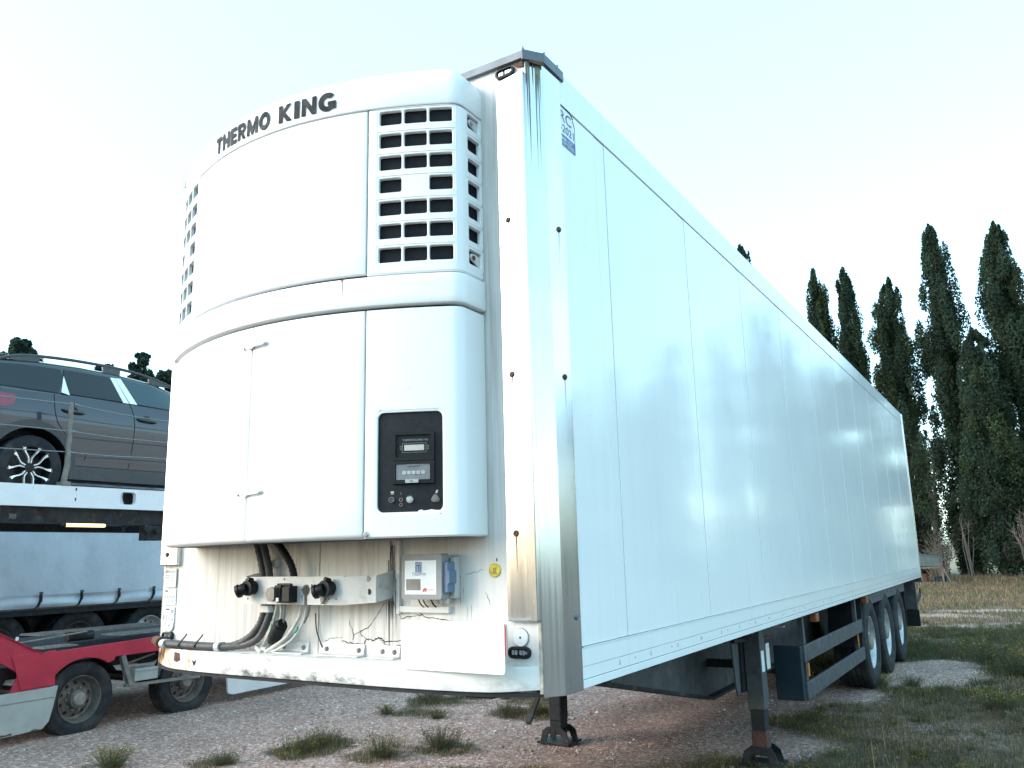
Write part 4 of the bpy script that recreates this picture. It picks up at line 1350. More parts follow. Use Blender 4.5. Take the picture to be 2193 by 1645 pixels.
# data recorder on the wall
RB = MB().box(.60, .80, -.07, -.003, 1.485, 1.66).build('data_recorder', 'box_pale', T, bevel=.004, label='grey recorder box with a white label on the front wall')
MB().box(.812, .835, -.045, -.003, 1.478, 1.655).build('back_plate', 'box_pale', RB, bevel=.003)
mb = MB(); mb.prism(rrect(.222, .195, .012, 5, .703, 1.573), front, .055, .112); mb.build('cover', 'box_grey', RB, smooth=20, bevel=.004)
MB().box(.612, .786, -.1135, -.1118, 1.497, 1.643).build('label', 'sticker', RB, smooth=0)
MB().box(.620, .700, -.1145, -.1133, 1.515, 1.563).build('window', 'hub', RB, smooth=0)
mb = MB()
mb.prism([(.814, 1.50), (.838, 1.505), (.838, 1.538), (.846, 1.545), (.846, 1.595), (.838, 1.60), (.838, 1.633), (.814, 1.636)], front, .045, .100)
mb.build('latch', 'latch_blue', RB, smooth=20, bevel=.003)
mb = MB(); mb.prism(rrect(.038, .046, .003, 3, .689, 1.613), front, .1133, .1140)
mb.build('emblem', 'ink_grey', RB, smooth=0)
mb = MB(); mb.prism(rrect(.033, .034, .002, 3, .689, 1.609), front, .1139, .1144); mb.build('emblem_field', simple('pale_blue_print', (.25, .45, .62), .4), RB, smooth=0)
mb = MB()
mb.prism([(.675, 1.624), (.703, 1.624), (.703, 1.619), (.6925, 1.619), (.6925, 1.594), (.6865, 1.594), (.6865, 1.619), (.675, 1.619)], front, .1143, .1150)
mb.prism([(.675, 1.594), (.679, 1.594), (.679, 1.617), (.675, 1.617)], front, .1143, .1150)
mb.prism([(.6965, 1.594), (.699, 1.594), (.699, 1.603), (.7015, 1.594), (.705, 1.594), (.7015, 1.606), (.705, 1.617), (.7015, 1.617), (.699, 1.608), (.699, 1.617), (.6965, 1.617)], front, .1143, .1150)
for k in range(6):
    mb.prism([(.671 + .0062 * k, 1.632), (.674 + .0062 * k, 1.632), (.6725 + .0062 * k, 1.638)], front, .1136, .1146)
mb.build('emblem_print', 'blue', RB, smooth=0)
text_on('lettering', 'TouchPrint', .654, 1.578, .078, .015, .1142, 'blue', RB, shear=.15)
text_on('lettering', 'Ingersoll Rand', .733, 1.513, .044, .0065, .1142, 'red_print', RB, offset=.02)
mb = MB(); mb.prism([(.713, 1.508), (.722, 1.508), (.722, 1.516), (.729, 1.508), (.733, 1.508), (.733, 1.523), (.726, 1.526), (.719, 1.522), (.713, 1.518)], front, .1136, .1146); mb.build('emblem_red', 'red_print', RB, smooth=0)
mb = MB()
for k in range(4):
    mb.box(.593, .598, -.08, -.07, 1.50 + .04 * k, 1.507 + .04 * k)
mb.build('hinge_pin', 'plate', RB)
mb = MB()
for x in (.745, .77, .80):
    mb.tube([(x, -.05, 1.476), (x, -.05, 1.455)], [.010, .008], 10)
mb.build('cable_gland', 'box_pale', RB)
mb = MB()
for x in (.63, .655, .70):
    mb.tube(smooth_path([(x, -.04, 1.475), (x + .01, -.035, 1.45), (x + .02, -.012, 1.43)], 3), .003, 6)
mb.build('lead', 'ink', RB)
MB().box(.486, .506, -.022, 0, 1.405, 1.735).build('wall_strip', 'bracket', T, bevel=.002)
MB().box(.507, .785, -.022, 0, 1.412, 1.440).build('wall_strip', 'bracket', T, bevel=.002)

# paint cracks on the wall
def crack(pts, w=.0022):
    mb = MB()
    P = []
    for i in range(len(pts) - 1):
        a = Vector(pts[i]); b = Vector(pts[i + 1])
        k = 5
        for j in range(k):
            q = a.lerp(b, j / k); P.append((q.x + random.uniform(-.004, .004), q.y + random.uniform(-.004, .004)))
    P.append(pts[-1])
    for a, b in zip(P[:-1], P[1:]):
        ww = w * random.uniform(.5, 1.3)
        mb.add([(a[0], -.0012, a[1] - ww), (a[0], -.0012, a[1] + ww), (b[0], -.0012, b[1] + ww), (b[0], -.0012, b[1] - ww)], [(0, 1, 2, 3)])
        mb.add([(a[0] - ww, -.0011, a[1]), (a[0] + ww, -.0011, a[1]), (b[0] + ww, -.0011, b[1]), (b[0] - ww, -.0011, b[1])], [(0, 1, 2, 3)])
    return mb
ck = 'seam'
for pts, w in (([(.14, 1.272), (.20, 1.262), (.28, 1.262)], .003), ([(.28, 1.262), (.29, 1.285), (.34, 1.283), (.38, 1.292), (.41, 1.28), (.50, 1.288)], .0028), ([(.40, 1.452), (.35, 1.39), (.30, 1.34), (.22, 1.31), (.205, 1.28)], .0018),
               ([(.18, 1.37), (.20, 1.33), (.21, 1.30)], .0016), ([(.25, 1.325), (.26, 1.305), (.285, 1.29)], .0014), ([(.02, 1.27), (.06, 1.28), (.10, 1.29), (.14, 1.288)], .0012),
               ([(.455, 1.46), (.47, 1.42), (.50, 1.385), (.56, 1.395), (.62, 1.40), (.68, 1.388), (.74, 1.385), (.80, 1.375)], .0018), ([(.62, 1.40), (.615, 1.412)], .0012), ([(.36, 1.30), (.40, 1.27), (.44, 1.26), (.50, 1.262)], .0016),
               ([(.86, 1.575), (.92, 1.588), (.96, 1.595)], .0009), ([(.97, 1.50), (.985, 1.47), (.99, 1.45)], .0009)):
    crack(pts, w).build('paint_crack', ck, T, smooth=0, fix=False)
mb = MB()
for k in range(30):
    x = random.choice((random.uniform(-.05, .5), random.uniform(.78, .9), random.uniform(-.45, 0))); z = random.uniform(1.33, 1.70) ; ln = random.uniform(.04, .14); w = random.uniform(.0006, .0014)
    mb.add([(x - w, -.0009, z), (x + w, -.0009, z), (x + random.uniform(-.004, .004), -.0009, z - ln)], [(0, 1, 2)])
for k in range(46):
    x = random.gauss(.455, .022); z = random.uniform(1.45, 1.74); ln = random.uniform(.08, .30); w = random.uniform(.0012, .0042)
    mb.add([(x - w, -.0010, z), (x + w, -.0010, z), (x + random.uniform(-.004, .004), -.0010, z - ln)], [(0, 1, 2)])
mb.build('dirt_run', simple('grey_dirt_run', (.17, .15, .14), .8), T, smooth=0, fix=False)['kind'] = 'stuff'

# ---- chassis
for x in (.62, -.62):
    mb = MB()
    out = [(.45, 1.085), (.45, 1.0), (1.2, .985), (3.7, .50), (11.0, .55), (13.3, .70), (13.3, 1.085)]
    mb.prism(out, lambda a, b, d: (d, a, b), x - .008, x + .008)
    mb.build('chassis_beam', 'frame_grey', T, smooth=0)
    mb = MB()
    fl = out[2:-1] 
    for (a, b) in zip(out[1:-2], out[2:-1]):
        mb.bar((x, a[0], a[1] - .012), (x, b[0], b[1] - .012), .15, .024)
    mb.build('chassis_flange', 'frame', T, smooth=0)
for y in np.arange(.7, 13.2, .62):
    MB().box(-1.2, 1.2, y - .03, y + .03, 1.045, 1.087).build('cross_member', 'frame', T, smooth=0)
MB().box(-1.28, 1.19, .1, 13.4, 1.088, 1.118).build('floor_underside', 'frame', T, smooth=0)
mb = MB(); mb.prism([(3.42, 1.03), (3.60, 1.03), (3.585, .57), (3.52, .55), (3.49, .60)], lambda a, b, d: (d, a, b), .94, .952); mb.build('leg_stay', 'guard', T, smooth=0)
# landing legs
def leg(x, y, far=False):
    o = thing('landing_leg', '', '', (x, y, 0)); del o['label']; del o['category']
    o.parent = T
    def B(name, mb, m, **k):
        return mb.build(name, m, o, **k)
    B('outer_tube', MB().box(-.065, .065, -.07, .07, .19 if far else .42, 1.06), 'frame' if far else 'frame_grey', bevel=.02 if far else .006)
    B('mount_plate', MB().box(-.10, -.07, -.13, .13, .55, 1.07), 'frame', bevel=.004)
    if not far: B('inner_tube', MB().box(-.054, .054, -.06, .06, .26, .43), 'frame', bevel=.006)
    B('lower_tube', MB().box(-.058, .058, -.064, .064, .13, .262), 'frame' if far else 'primer', bevel=.006)
    mb = MB()
    for sy in (-1, 1):
        mb.prism([(-.15, .0), (-.12, .115), (-.07, .15), (.07, .15), (.12, .115), (.15, .0), (.10, .0), (.06, .09), (-.06, .09), (-.10, 0)], lambda a, b, d: (a, sy * .085 + d, b), -.008, .008)
    mb.box(-.16, .16, -.13, .13, .012, .03)
    mb.tube([(-.075, 0, .11), (.075, 0, .11)], .022, 10); mb.tube([(0, -.10, .11), (0, .10, .11)], .02, 10)
    B('foot', mb, 'frame', bevel=.003)
    return o
Lg = leg(1.02, 3.80)
MB().add([(.0652, -.05, .86), (.0652, .03, .86), (.0652, .03, .70), (.0652, -.05, .70)], [(0, 1, 2, 3)]).build('sticker', 'sticker', Lg, smooth=0, fix=False)
mb = MB(); mb.prism(rrect(.10, .20, .006, 3, .17, .80), lambda a, b, d: (.055 + d, a, b), 0, .005); pl = mb.build('info_plate', 'bracket', Lg, smooth=20)
leg(-.79, 3.80, True)
mb = MB(); mb.bar((.97, 3.42, .965), (1.0, 4.32, .90), .03, .03); mb.build('crank_rod', 'frame', T, bevel=.006)
mb = MB(); mb.tube([(1.0, 4.05, .92), (1.0, 4.36, .90)], [.022, .018], 8); mb.build('crank_joint', 'primer', T)
mb = MB(); mb.bar((-.72, 3.78, .95), (-.60, 2.95, .33), .04, .03); mb.build('leg_brace', 'frame_grey', T)
mb = MB(); mb.bar((-.79, 3.8, .75), (1.02, 3.8, .75), .06, .06); mb.build('cross_shaft', 'frame', T)
# side guard
for z0, z1 in ((.70, .835), (.40, .535)):
    MB().box(1.235, 1.262, 4.45, 7.35, z0, z1).build('guard_rail', 'guard', T, bevel=.005)
MB().box(1.02, 1.245, 4.36, 4.44, .40, .835).build('guard_end', 'teal', T, bevel=.006)
for y in (4.62, 7.2):
    MB().box(1.19, 1.23, y - .03, y + .03, .42, 1.085).build('guard_post', 'frame_grey', T, bevel=.003)
for y in (4.66, 7.16):
    MB().box(1.231, 1.236, y - .035, y + .035, .56, .675).build('side_reflector', 'amber', T, bevel=.002)
for y in (4.9, 7.62):
    mb = MB().box(1.24, 1.30, y - .06, y + .06, 1.0, 1.075); mb.build('side_marker', 'orange_lamp', T, bevel=.006)
for x in (-1.25,):
    for z0, z1 in ((.70, .835), (.40, .535)):
        MB().box(x - .02, x, 4.45, 7.35, z0, z1).build('guard_rail', 'guard', T, smooth=0)
mb = MB(); mb.lathe([(5.0, 0), (5.0, .12), (5.06, .15), (6.3, .15), (6.36, .12), (6.36, 0)], 20, (.35, 0, .86), 'Y'); mb.build('air_tank', 'frame', T)
MB().box(.8, .95, 5.05, 5.10, .93, .94).build('pale_bracket', 'plate', T)
# wheels
def truck_wheel(parent, x, y, r, w, rr, side=1, rimmat='rim', holes=10, name='wheel', z=None, dish=.13, hubmat='hub'):
    e = bpy.data.objects.new(name, None); COL.objects.link(e); e.parent = parent
    e.location = (x, y, r if z is None else z)
    s = side
    h = w / 2
    prof = [(-h * .82, rr), (-h, rr + (r - rr) * .28), (-h * 1.03, rr + (r - rr) * .55), (-h * .93, r * .965), (-h * .80, r)]
    for g in (-.45, -.15, .15, .45):
        prof += [(h * (g - .05), r), (h * (g - .035), r - .012), (h * (g + .035), r - .012), (h * (g + .05), r)]
    prof += [(h * .80, r), (h * .93, r * .965), (h * 1.03, rr + (r - rr) * .55), (h, rr + (r - rr) * .28), (h * .82, rr), (h * .7, rr - .012), (-h * .7, rr - .012)]
    mb = MB(); mb.lathe([(a * s, b) for a, b in prof], 56, close=True); mb.build('tyre', 'tyre', e, smooth=28)
    k = rr / .30
    o = h * .80
    rp = [(o + .004, rr * .985), (o + .012, rr * 1.0), (o + .012, rr * .975), (o - .004, rr * .955), (o - .02, rr * .93), (o - dish * .9, rr * .86), (o - dish, rr * .78), (o - dish * .75, rr * .56), (o - dish * .72, rr * .42), (o - dish * .1, rr * .38), (o - .01, rr * .34)]
    mb = MB(); mb.lathe([(a * s, b) for a, b in rp] + [((o - .01) * s, 0)], 48); mb.build('rim', rimmat, e, smooth=40)
    mb = MB(); 
    mb.lathe([((o - dish * .1 + .002) * s, rr * .30), ((o + .015) * s, rr * .28), ((o + .024) * s, rr * .22), ((o + .024) * s, 0)], 24)
    for q in range(10):
        a = 2 * PI * q / 10
        py, pz = math.cos(a) * rr * .475, math.sin(a) * rr * .475
        mb.tube([((o - dish * .74) * s, py, pz), ((o - dish * .74 + .035) * s, py, pz)], .014 * k, 6)
    mb.build('hub', hubmat, e, smooth=30)
    mb = MB()
    for q in range(holes):
        a = 2 * PI * (q + .5) / holes
        d1, d2 = rr * .62, rr * .74
        rm = (d1 + d2) / 2
        xx = o - dish * .86 + .006
        c = Vector((xx * s, math.cos(a) * rm, math.sin(a) * rm))
        rv = Vector((0, math.cos(a), math.sin(a))); tv = Vector((0, -math.sin(a), math.cos(a)))
        pts = [c + rv * math.cos(t) * rr * .075 - Vector((s * .25 * math.cos(t) * rr * .22, 0, 0)) * 1.0 + tv * math.sin(t) * rr * .085 for t in np.linspace(0, 2 * PI, 12, endpoint=False)]
        mb.add([tuple(p_) for p_ in pts], [tuple(range(12))])
    mb.build('hand_hole', 'seam', e, smooth=0, fix=False)
    return e
W0 = truck_wheel(T, 1.08, 7.95, .525, .385, .30)
for y in (9.26, 10.57):
    dup(W0, T, (1.08, y, .525))
W1 = truck_wheel(T, -1.08, 7.95, .525, .385, .30, -1)
for y in (9.26, 10.57):
    dup(W1, T, (-1.08, y, .525))
for y in (7.95, 9.26, 10.57):
    mb = MB(); mb.tube([(-1.0, y, .525), (1.0, y, .525)], .07, 12); mb.build('axle', 'frame', T)
# wing over the wheels, flaps, rear end
MB().box(.84, 1.262, 7.72, 11.35, 1.02, 1.075).build('wheel_wing', 'frame_grey', T, bevel=.004)
MB().box(1.245, 1.262, 7.72, 11.35, .955, 1.018).build('wing_edge', 'guard', T, bevel=.003)
MB().box(.86, 1.25, 11.36, 11.385, .42, 1.05).build('mud_flap', 'black_clean', T)
mb = MB(); mb.prism([(7.52, 1.05), (7.56, 1.05), (7.50, .86), (7.40, .52), (7.36, .52), (7.46, .86)], lambda a, b, d: (d, a, b), .87, 1.24); mb.build('front_flap', 'black_clean', T, smooth=0)
MB().box(.95, 1.235, 13.05, 13.10, .56, 1.02).build('rear_plate', 'frame_grey', T, bevel=.004)
mb = MB()
for k in range(3):
    mb.box(.97, 1.2, 13.03, 13.05, .90 + .035 * k, .915 + .035 * k)
mb.build('step_rib', 'guard', T)
MB().box(.95, 1.25, 13.06, 13.085, .28, .555).build('mud_flap', 'black_clean', T)
mb = MB(); mb.bar((1.22, 13.1, .66), (1.22, 13.75, .78), .03, .05); mb.bar((1.22, 13.75, .78), (1.22, 13.85, .86), .03, .05); mb.build('lift_hook', 'frame', T)
MB().box(-1.2, 1.2, 13.15, 13.27, .55, .67).build('underrun_bar', 'frame_grey', T, bevel=.006)

# ------------------------------------------------------------------ car carrier (local: x outwards, y along it, z up)
CA = (-5.529, 2.192, -.035)
CRZ = rad(1.2)
CMX = Matrix.Translation(CA) @ Matrix.Rotation(CRZ, 4, 'Z')
K = thing('car_carrier', 'two-deck car carrier trailer with faded red lower side and white upper deck beam', 'car carrier', CA, CRZ)
PX = lambda x0: (lambda a, b, d: (x0 + d, a, b))
# upper deck side beam
mb = MB(); mb.box(-.07, 0, -3.2, .298, 2.292, 2.515); mb.box(-.07, 0, .489, 4.2, 2.292, 2.515)
mb.box(-.07, 0, .298, .489, 2.484, 2.515); mb.box(-.07, 0, .298, .489, 2.292, 2.347)
def beam():
    out = [(-3.2, 2.288), (4.2, 2.30), (4.2, 2.538), (-3.2, 2.50)]
    hole = rrect(.19, .137, .04, 6, .394, 2.4155)
    n = len(hole)
    bmx = bmesh.new()
    vs = []
    for d in (0, -.012):
        # ring of faces between a rectangle round the hole and the hole
        pass
    bmx.free()
    mb = MB()
    f = PX(0)
    x0, x1 = .25, .54
    zlo = lambda y: 2.288 + (y + 3.2) / 7.4 * .012
    zhi = lambda y: 2.50 + (y + 3.2) / 7.4 * .038
    for a, b in ((-3.2, x0), (x1, 4.2)):
        mb.prism([(a, zlo(a)), (b, zlo(b)), (b, zhi(b)), (a, zhi(a))], f, -.014, 0)
    def outp(p):
        a, c = p
        ta = (a - .394) / .095; tc = (c - 2.4155) / .0685
        if abs(ta) > abs(tc) and abs(tc) < .5: return (x1 if ta > 0 else x0, c)
        if abs(tc) > abs(ta) and abs(ta) < .6: return (a, zhi(a) if tc > 0 else zlo(a))
        aa = x1 if ta > 0 else x0
        return (aa, zhi(aa) if tc > 0 else zlo(aa))
    o = [outp(p) for p in hole]
    vs = [f(a, b, 0) for a, b in o] + [f(a, b, 0) for a, b in hole] + [f(a, b, -.05) for a, b in hole]
    mb.add(vs, [(k * n + j, k * n + (j + 1) % n, (k + 1) * n + (j + 1) % n, (k + 1) * n + j) for k in range(2) for j in range(n)])
    return mb
beam().build('deck_beam', 'beam_white', K, smooth=20)
for z in (2.484, 2.378):
    mb = MB(); mb.prism(rrect(.016, .034, .006, 4, -.222, z), PX(0), .0005, .0012); mb.build('bolt_slot', 'seam', K, smooth=0)
mb = MB()
for i in range(14):
    y = random.uniform(-1, .85); z = random.uniform(2.31, 2.49); ln = random.uniform(.008, .035)
    mb.add([(.0008, y, z), (.0008, y + .004, z), (.0008, y + ln * .5, z - ln)], [(0, 1, 2)])
mb.build('paint_chip', 'ink_grey', K, smooth=0, fix=False)['kind'] = 'stuff'
# web below the beam with a rounded window, and the deck itself
mb = MB(); mb.box(-.12, -.10, -3.2, -.835, 2.13, 2.292); mb.box(-.12, -.10, -.752, 4.2, 2.13, 2.292); mb.box(-.12, -.10, -.835, -.752, 2.245, 2.292); mb.box(-.12, -.10, -.835, -.752, 2.13, 2.165)
mb.build('beam_web', 'frame', K, smooth=0)
MB().box(-.15, -.06, -3.2, 4.2, 2.122, 2.135).build('beam_flange', 'frame', K, smooth=0)
for x in (-.75, -2.0):
    mb = MB()
    y = -3.1
    MB().box(x - .3, x + .3, -3.2, 4.2, 2.352, 2.383).build('wheel_track', 'tread', K, smooth=0)
MB().box(-2.5, -2.43, -3.2, 4.2, 2.29, 2.52).build('deck_beam', 'beam_white', K, smooth=0)
MB().box(-2.40, -2.38, -3.2, 4.2, 2.13, 2.292).build('beam_web', 'frame', K, smooth=0)
mb = MB()
for k in range(9):
    y = .05 + .13 * k
    mb.box(-.35, -.12, y, y + .05, 2.50, 2.53)
mb.build('deck_cleat', 'tread', K)['kind'] = 'stuff'
# bent post with three wire ropes
mb = MB(); mb.tube([(-.04, -.346, 2.50), (-.04, -.338, 2.60), (-.04, -.318, 2.74), (-.04, -.322, 2.90), (-.04, -.33, 3.41)], [.034, .032, .030, .028, .024], 8); mb.build('rope_post', 'pole', K)
MB().box(-.09, .01, -.39, -.29, 2.515, 2.56).build('post_foot', 'pole', K, bevel=.004)
for z0, z1, z2 in ((3.365, 3.393, 3.358), (3.085, 3.10, 3.10), (2.845, 2.875, 2.905)):
    pts = [(-.04, -3.0, z0 - .02), (-.04, -1.2, z0), (-.04, -.36, z1)]
    mb = MB(); mb.tube(pts, .006, 6); mb.build('wire_rope', 'wire', K)
    mb = MB(); mb.tube(smooth_path([(-.04, -.30, z1), (-.04, .2, (z1 + z2) / 2 - .012), (-.04, .9, z2), (-.04, 3.5, z2 + .04)], 5), .006, 6); mb.build('wire_rope', 'wire', K)
    mb = MB(); mb.tube([(-.04, -.30, z1), (-.04, -.24, z1 - .004)], [.014, .012], 8); mb.build('rope_shackle', 'wire', K)
# dark locking gear hanging below the beam
mb = MB(); mb.box(-.2, -.06, .70, .93, 1.955, 2.14); mb.tube(smooth_path([(-.08, .73, 1.965), (-.05, .66, 1.985), (-.05, .645, 2.01), (-.05, .66, 2.03), (-.05, .645, 1.96)], 3), .014, 6)
g1 = mb.build('locking_gear', 'frame', K, bevel=.006)
MB().tube(smooth_path([(-.05, .70, 2.04), (-.03, .665, 2.05), (-.03, .655, 2.10), (-.05, .69, 2.12)], 4), .012, 6).build('gear_hook', 'frame', g1)
MB().tube([(-.05, .90, 1.97), (-.05, 1.3, 1.975)], .014, 6).build('gear_rod', 'frame', g1)
MB().tube([(-.05, .90, 2.02), (-.05, 1.3, 2.05)], .014, 6).build('gear_rod', 'frame', g1)
MB().tube([(-.03, .80, 2.06), (.01, .80, 2.06)], [.035, .03], 12).build('gear_wheel', 'frame', g1)
# lower red side: rising ramp arm, wheel arch cut-out
arch = [(.039 + .447 * math.cos(t), .30 + .447 * math.sin(t)) for t in np.linspace(rad(150), rad(55), 14)]
out = [(-3.2, 2.30), (-.868, 1.079), (-.60, .93), (-.48, .865), (-.434, .842), (-.30, .845), (.255, .861), (.866, .883), (4.5, .93), (4.5, .76), (.85, .723), (.378, .722), (.362, .686)] + list(reversed(arch)) + [(-.36, .512), (-.718, .504), (-.638, .675), (-.841, .797), (-3.2, 2.02)]
mb = MB(); mb.prism(out, PX(0), -.03, 0); mb.build('red_side', 'red', K, smooth=0, bevel=.004)
mb = MB()
pl_ = [(-.74, .842), (-.70, .855), (-.44, .858), (-.43, .846)]
mb.prism([(-.62, .52), (-.72, .80), (-.735, .835), (-.715, .852), (-.47, .862), (-.438, .846), (-.40, .856), (-.30, .862), (-.28, .52)], PX(0), .0, .012); mb.build('red_gusset', 'red', K, smooth=0, bevel=.004)
mb = MB(); mb.prism([(-3.2, 2.30), (-.434, .842), (-.434, .836), (-3.2, 2.294)], PX(0), -.12, .02); mb.build('ramp_lip', 'red', K, smooth=0)
# fenders
out = [(-2.2, .495), (-.811, .500), (-.24, .512), (-.276, .304), (-.308, .179), (-.367, .119), (-.772, .106), (-2.2, .10)]
mb = MB(); mb.prism(out, PX(0), -.04, .005); F_ = mb.build('side_skirt', 'fender', K, smooth=0, bevel=.008)
mb = MB(); mb.bar((.0058, -2.2, .405), (.0058, -.275, .405), .002, .010); mb.build('crease', 'hub', F_, smooth=0)
mb = MB()
mb.prism([(-.80, .112), (-.77, .135), (-.72, .128), (-.68, .14), (-.66, .118)], PX(0), .0052, .006); mb.prism([(-.5, .118), (-.46, .135), (-.42, .13), (-.40, .122)], PX(0), .0052, .006)
mb.build('rust_patch', 'rust', F_, smooth=0)['kind'] = 'stuff'
mb = MB()
pts = [(.039 + .46 * math.cos(t), .30 + .46 * math.sin(t)) for t in np.linspace(rad(165), rad(35), 20)]
for a, b in zip(pts[:-1], pts[1:]):
    mb.add([(-.01, *a), (-.01, *b), (-.5, *b), (-.5, *a)], [(0, 1, 2, 3)])
mb.build('wheel_arch', 'black_clean', K, smooth=60)
# rear skirt, strut, tool step
mb = MB(); mb.prism([(1.90, .335), (4.6, .335), (4.6, .10), (2.0, .09), (1.935, .115)], PX(0), -.03, 0); mb.build('side_skirt', 'beam_white', K, smooth=0, bevel=.006)
mb = MB(); mb.bar((-.02, .465, .72), (-.02, .585, .40), .05, .06, (1, 0, 0)); mb.build('stay', 'tread', K)
MB().box(-.22, -.005, .632, .925, .428, .558).build('tool_box', 'fender', K, bevel=.008)
MB().box(-.005, .003, .645, .915, .528, .55).build('tool_box_lid', 'fender', K, bevel=.003)
mb = MB(); mb.bar((-.03, .53, .40), (-.03, 1.50, .372), .05, .03); mb.build('step_bar', 'tread', K)
mb = MB(); mb.bar((-.03, .93, .45), (-.10, 1.02, .60), .05, .02); mb.build('stay', 'frame_grey', K)
mb = MB(); mb.tube([(-.2, .62, .60), (-.12, .95, .69)], .012, 6); mb.build('air_line', 'hub', K)
MB().box(-2.3, -.25, -2.6, 4.5, .60, .72).build('lower_frame', 'frame', K, smooth=0)
mb = MB(); mb.prism([(-.43, .80), (4.4, .88), (4.4, .80), (-.43, .72)], PX(-2.4), 0, 2.38); mb.build('lower_deck', 'frame', K, smooth=0)
for x0, x1, y0, y1, z in ((-1.2, -.80, .0, 1.6, .955), (-.55, -.22, .55, 1.6, .925), (-.45, -.25, -.28, .10, .868)):
    p = MB().box(x0, x1, y0, y1, z - .012, z).build('deck_plate', 'tread', K, smooth=0)
    mb = MB()
    for i in range(int((y1 - y0) / .045)):
        mb.box(x0 + .01, x1 - .01, y0 + .01 + .045 * i, y0 + .028 + .045 * i, z, z + .007)
    mb.build('tread_rib', 'tread', p, smooth=0)['kind'] = 'stuff'
mb = MB(); mb.tube([(-.4, .05, .94), (-.4, .35, .94)], .05, 10); mb.build('deck_roller', 'frame', K)
mb = MB(); mb.tube([(-.3, -.75, .92), (-.35, .25, .985)], .010, 6); mb.build('deck_cable', 'hub', K)
MB().box(-.5, -.48, -.43, -.41, .95, .985).build('pale_tag', 'sticker', K)
for y in (-2.9, 3.2):
    MB().box(-.14, -.04, y - .07, y + .07, .7, 2.30).build('deck_post', 'beam_white', K, bevel=.006)
    MB().box(-2.44, -2.34, y - .07, y + .07, .7, 2.30).build('deck_post', 'beam_white', K, bevel=.006)
mb = MB(); mb.prism([(-.84, .79), (-.64, .67), (-.72, .51), (-2.6, .51), (-2.6, 1.9)], PX(-.2), 0, .02); mb.build('inner_web', 'frame', K, smooth=0)
Kw = truck_wheel(K, -.16, .039, .372, .24, .235, 1, 'rim_brown', 10, z=.335, dish=.11)
Kw2 = dup(Kw, K, (-.16, 1.365, .335))
Kw3 = truck_wheel(K, -2.34, .039, .372, .24, .235, -1, 'rim_brown', 10, z=.335, dish=.11)
dup(Kw3, K, (-2.34, 1.365, .335))
for y in (.039, 1.365):
    mb = MB(); mb.tube([(-2.3, y, .335), (-.2, y, .335)], .06, 10); mb.build('axle', 'frame', K)

# lit work lamp hanging from the beam
o = thing('work_lamp', 'lit yellow fluorescent work lamp hanging under the white deck beam of the car carrier', 'work lamp', CMX @ Vector((-.01, -.08, 2.11)), CRZ)
MB().tube([(0, -.224, 0), (0, -.215, 0), (0, .218, 0), (0, .226, 0)], [.012, .0185, .0185, .012], 14).build('lit_tube', 'lamp', o)
MB().tube([(0, -.275, 0), (0, -.268, 0), (0, -.222, 0)], [.012, .021, .021], 12).build('end_cap', 'black', o)
MB().tube([(0, .222, 0), (0, .235, 0), (0, .37, 0), (0, .39, .002)], [.021, .015, .015, .019], 12).build('grip', 'black', o)
MB().tube(smooth_path([(0, .39, 0), (0, .43, -.012), (0, .47, -.045), (0, .45, -.065), (0, .43, -.045), (0, .46, -.015), (0, .50, .0), (0, .505, .03)], 5), .0035, 6).build('lead', 'ink', o)
mb = MB(); mb.tube([(0, -.24, .018), (-.02, -.24, .035)], .004, 6); mb.build('hook', 'black', o)

# ------------------------------------------------------------------ grey car on the upper deck (local: x towards us, y forwards, z up)
c0 = CMX @ Vector((-.35 - .90, -.53, 2.372))
SUV = thing('parked_car', 'dark grey car with black windows standing on the upper deck of the car carrier', 'car', c0, CRZ)
ST = [  # y, bottom z, half width factor, belt z, roof z, roof half width
    (-.95, .42, .80, .98, 1.02, .70), (-.90, .34, .90, 1.10, 1.20, .66), (-.70, .28, .97, 1.135, 1.49, .60), (-.35, .25, 1.0, 1.150, 1.545, .63),
    (.10, .24, 1.0, 1.168, 1.575, .66), (.60, .23, 1.0, 1.182, 1.595, .67), (1.1, .23, 1.0, 1.186, 1.59, .67), (1.55, .23, 1.0, 1.182, 1.56, .66),
    (1.95, .23, 1.0, 1.178, 1.475, .64), (2.35, .23, 1.0, 1.155, 1.32, .64), (2.75, .24, .99, 1.11, 1.155, .66), (3.1, .25, .965, 1.01, 1.06, .66), (3.4, .28, .91, .88, .94, .62), (3.56, .36, .78, .74, .80, .52)]
def section(st):
    y, zb, f, zt, zr, wr = st
    W = .915 * f
    zs = zb + .10
    return [(0, zb), (.70 * f, zb), (W * .945, zb + .04), (W * .955, zs + .02), (W * .97, .58), (W * .995, .80), (W * 1.0, .92), (W * .985, (zt + .92) / 2 if zt > .95 else zt - .05), (W * .955, zt), (W * .94, zt + .012),
            (wr + .055, zr - .075), (wr + .018, zr - .035), (wr - .06, zr - .008), (wr * .5, zr + .008), (0, zr + .012)]
ys = np.array([s[0] for s in ST])
def interp_st(y):
    return tuple([y] + [float(np.interp(y, ys, [s[k] for s in ST])) for k in range(1, 6)])
yy = sorted(set(list(ys) + list(np.linspace(-.95, 3.56, 40))))
secs = [section(interp_st(y)) for y in yy]
mb = MB()
for s_ in (1,):
    vs = []
    full = [[(x, z) for x, z in sc] + [(-x, z) for x, z in reversed(sc[1:-1])] for sc in secs]
    n = len(full[0])
    for y, sc in zip(yy, full):
        vs += [(x, y, z) for x, z in sc]
    fs = [(i * n + j, i * n + (j + 1) % n, (i + 1) * n + (j + 1) % n, (i + 1) * n + j) for i in range(len(yy) - 1) for j in range(n)]
    fs += [tuple(range(n)), tuple(range((len(yy) - 1) * n, len(yy) * n))]
    mb.add(vs, fs)
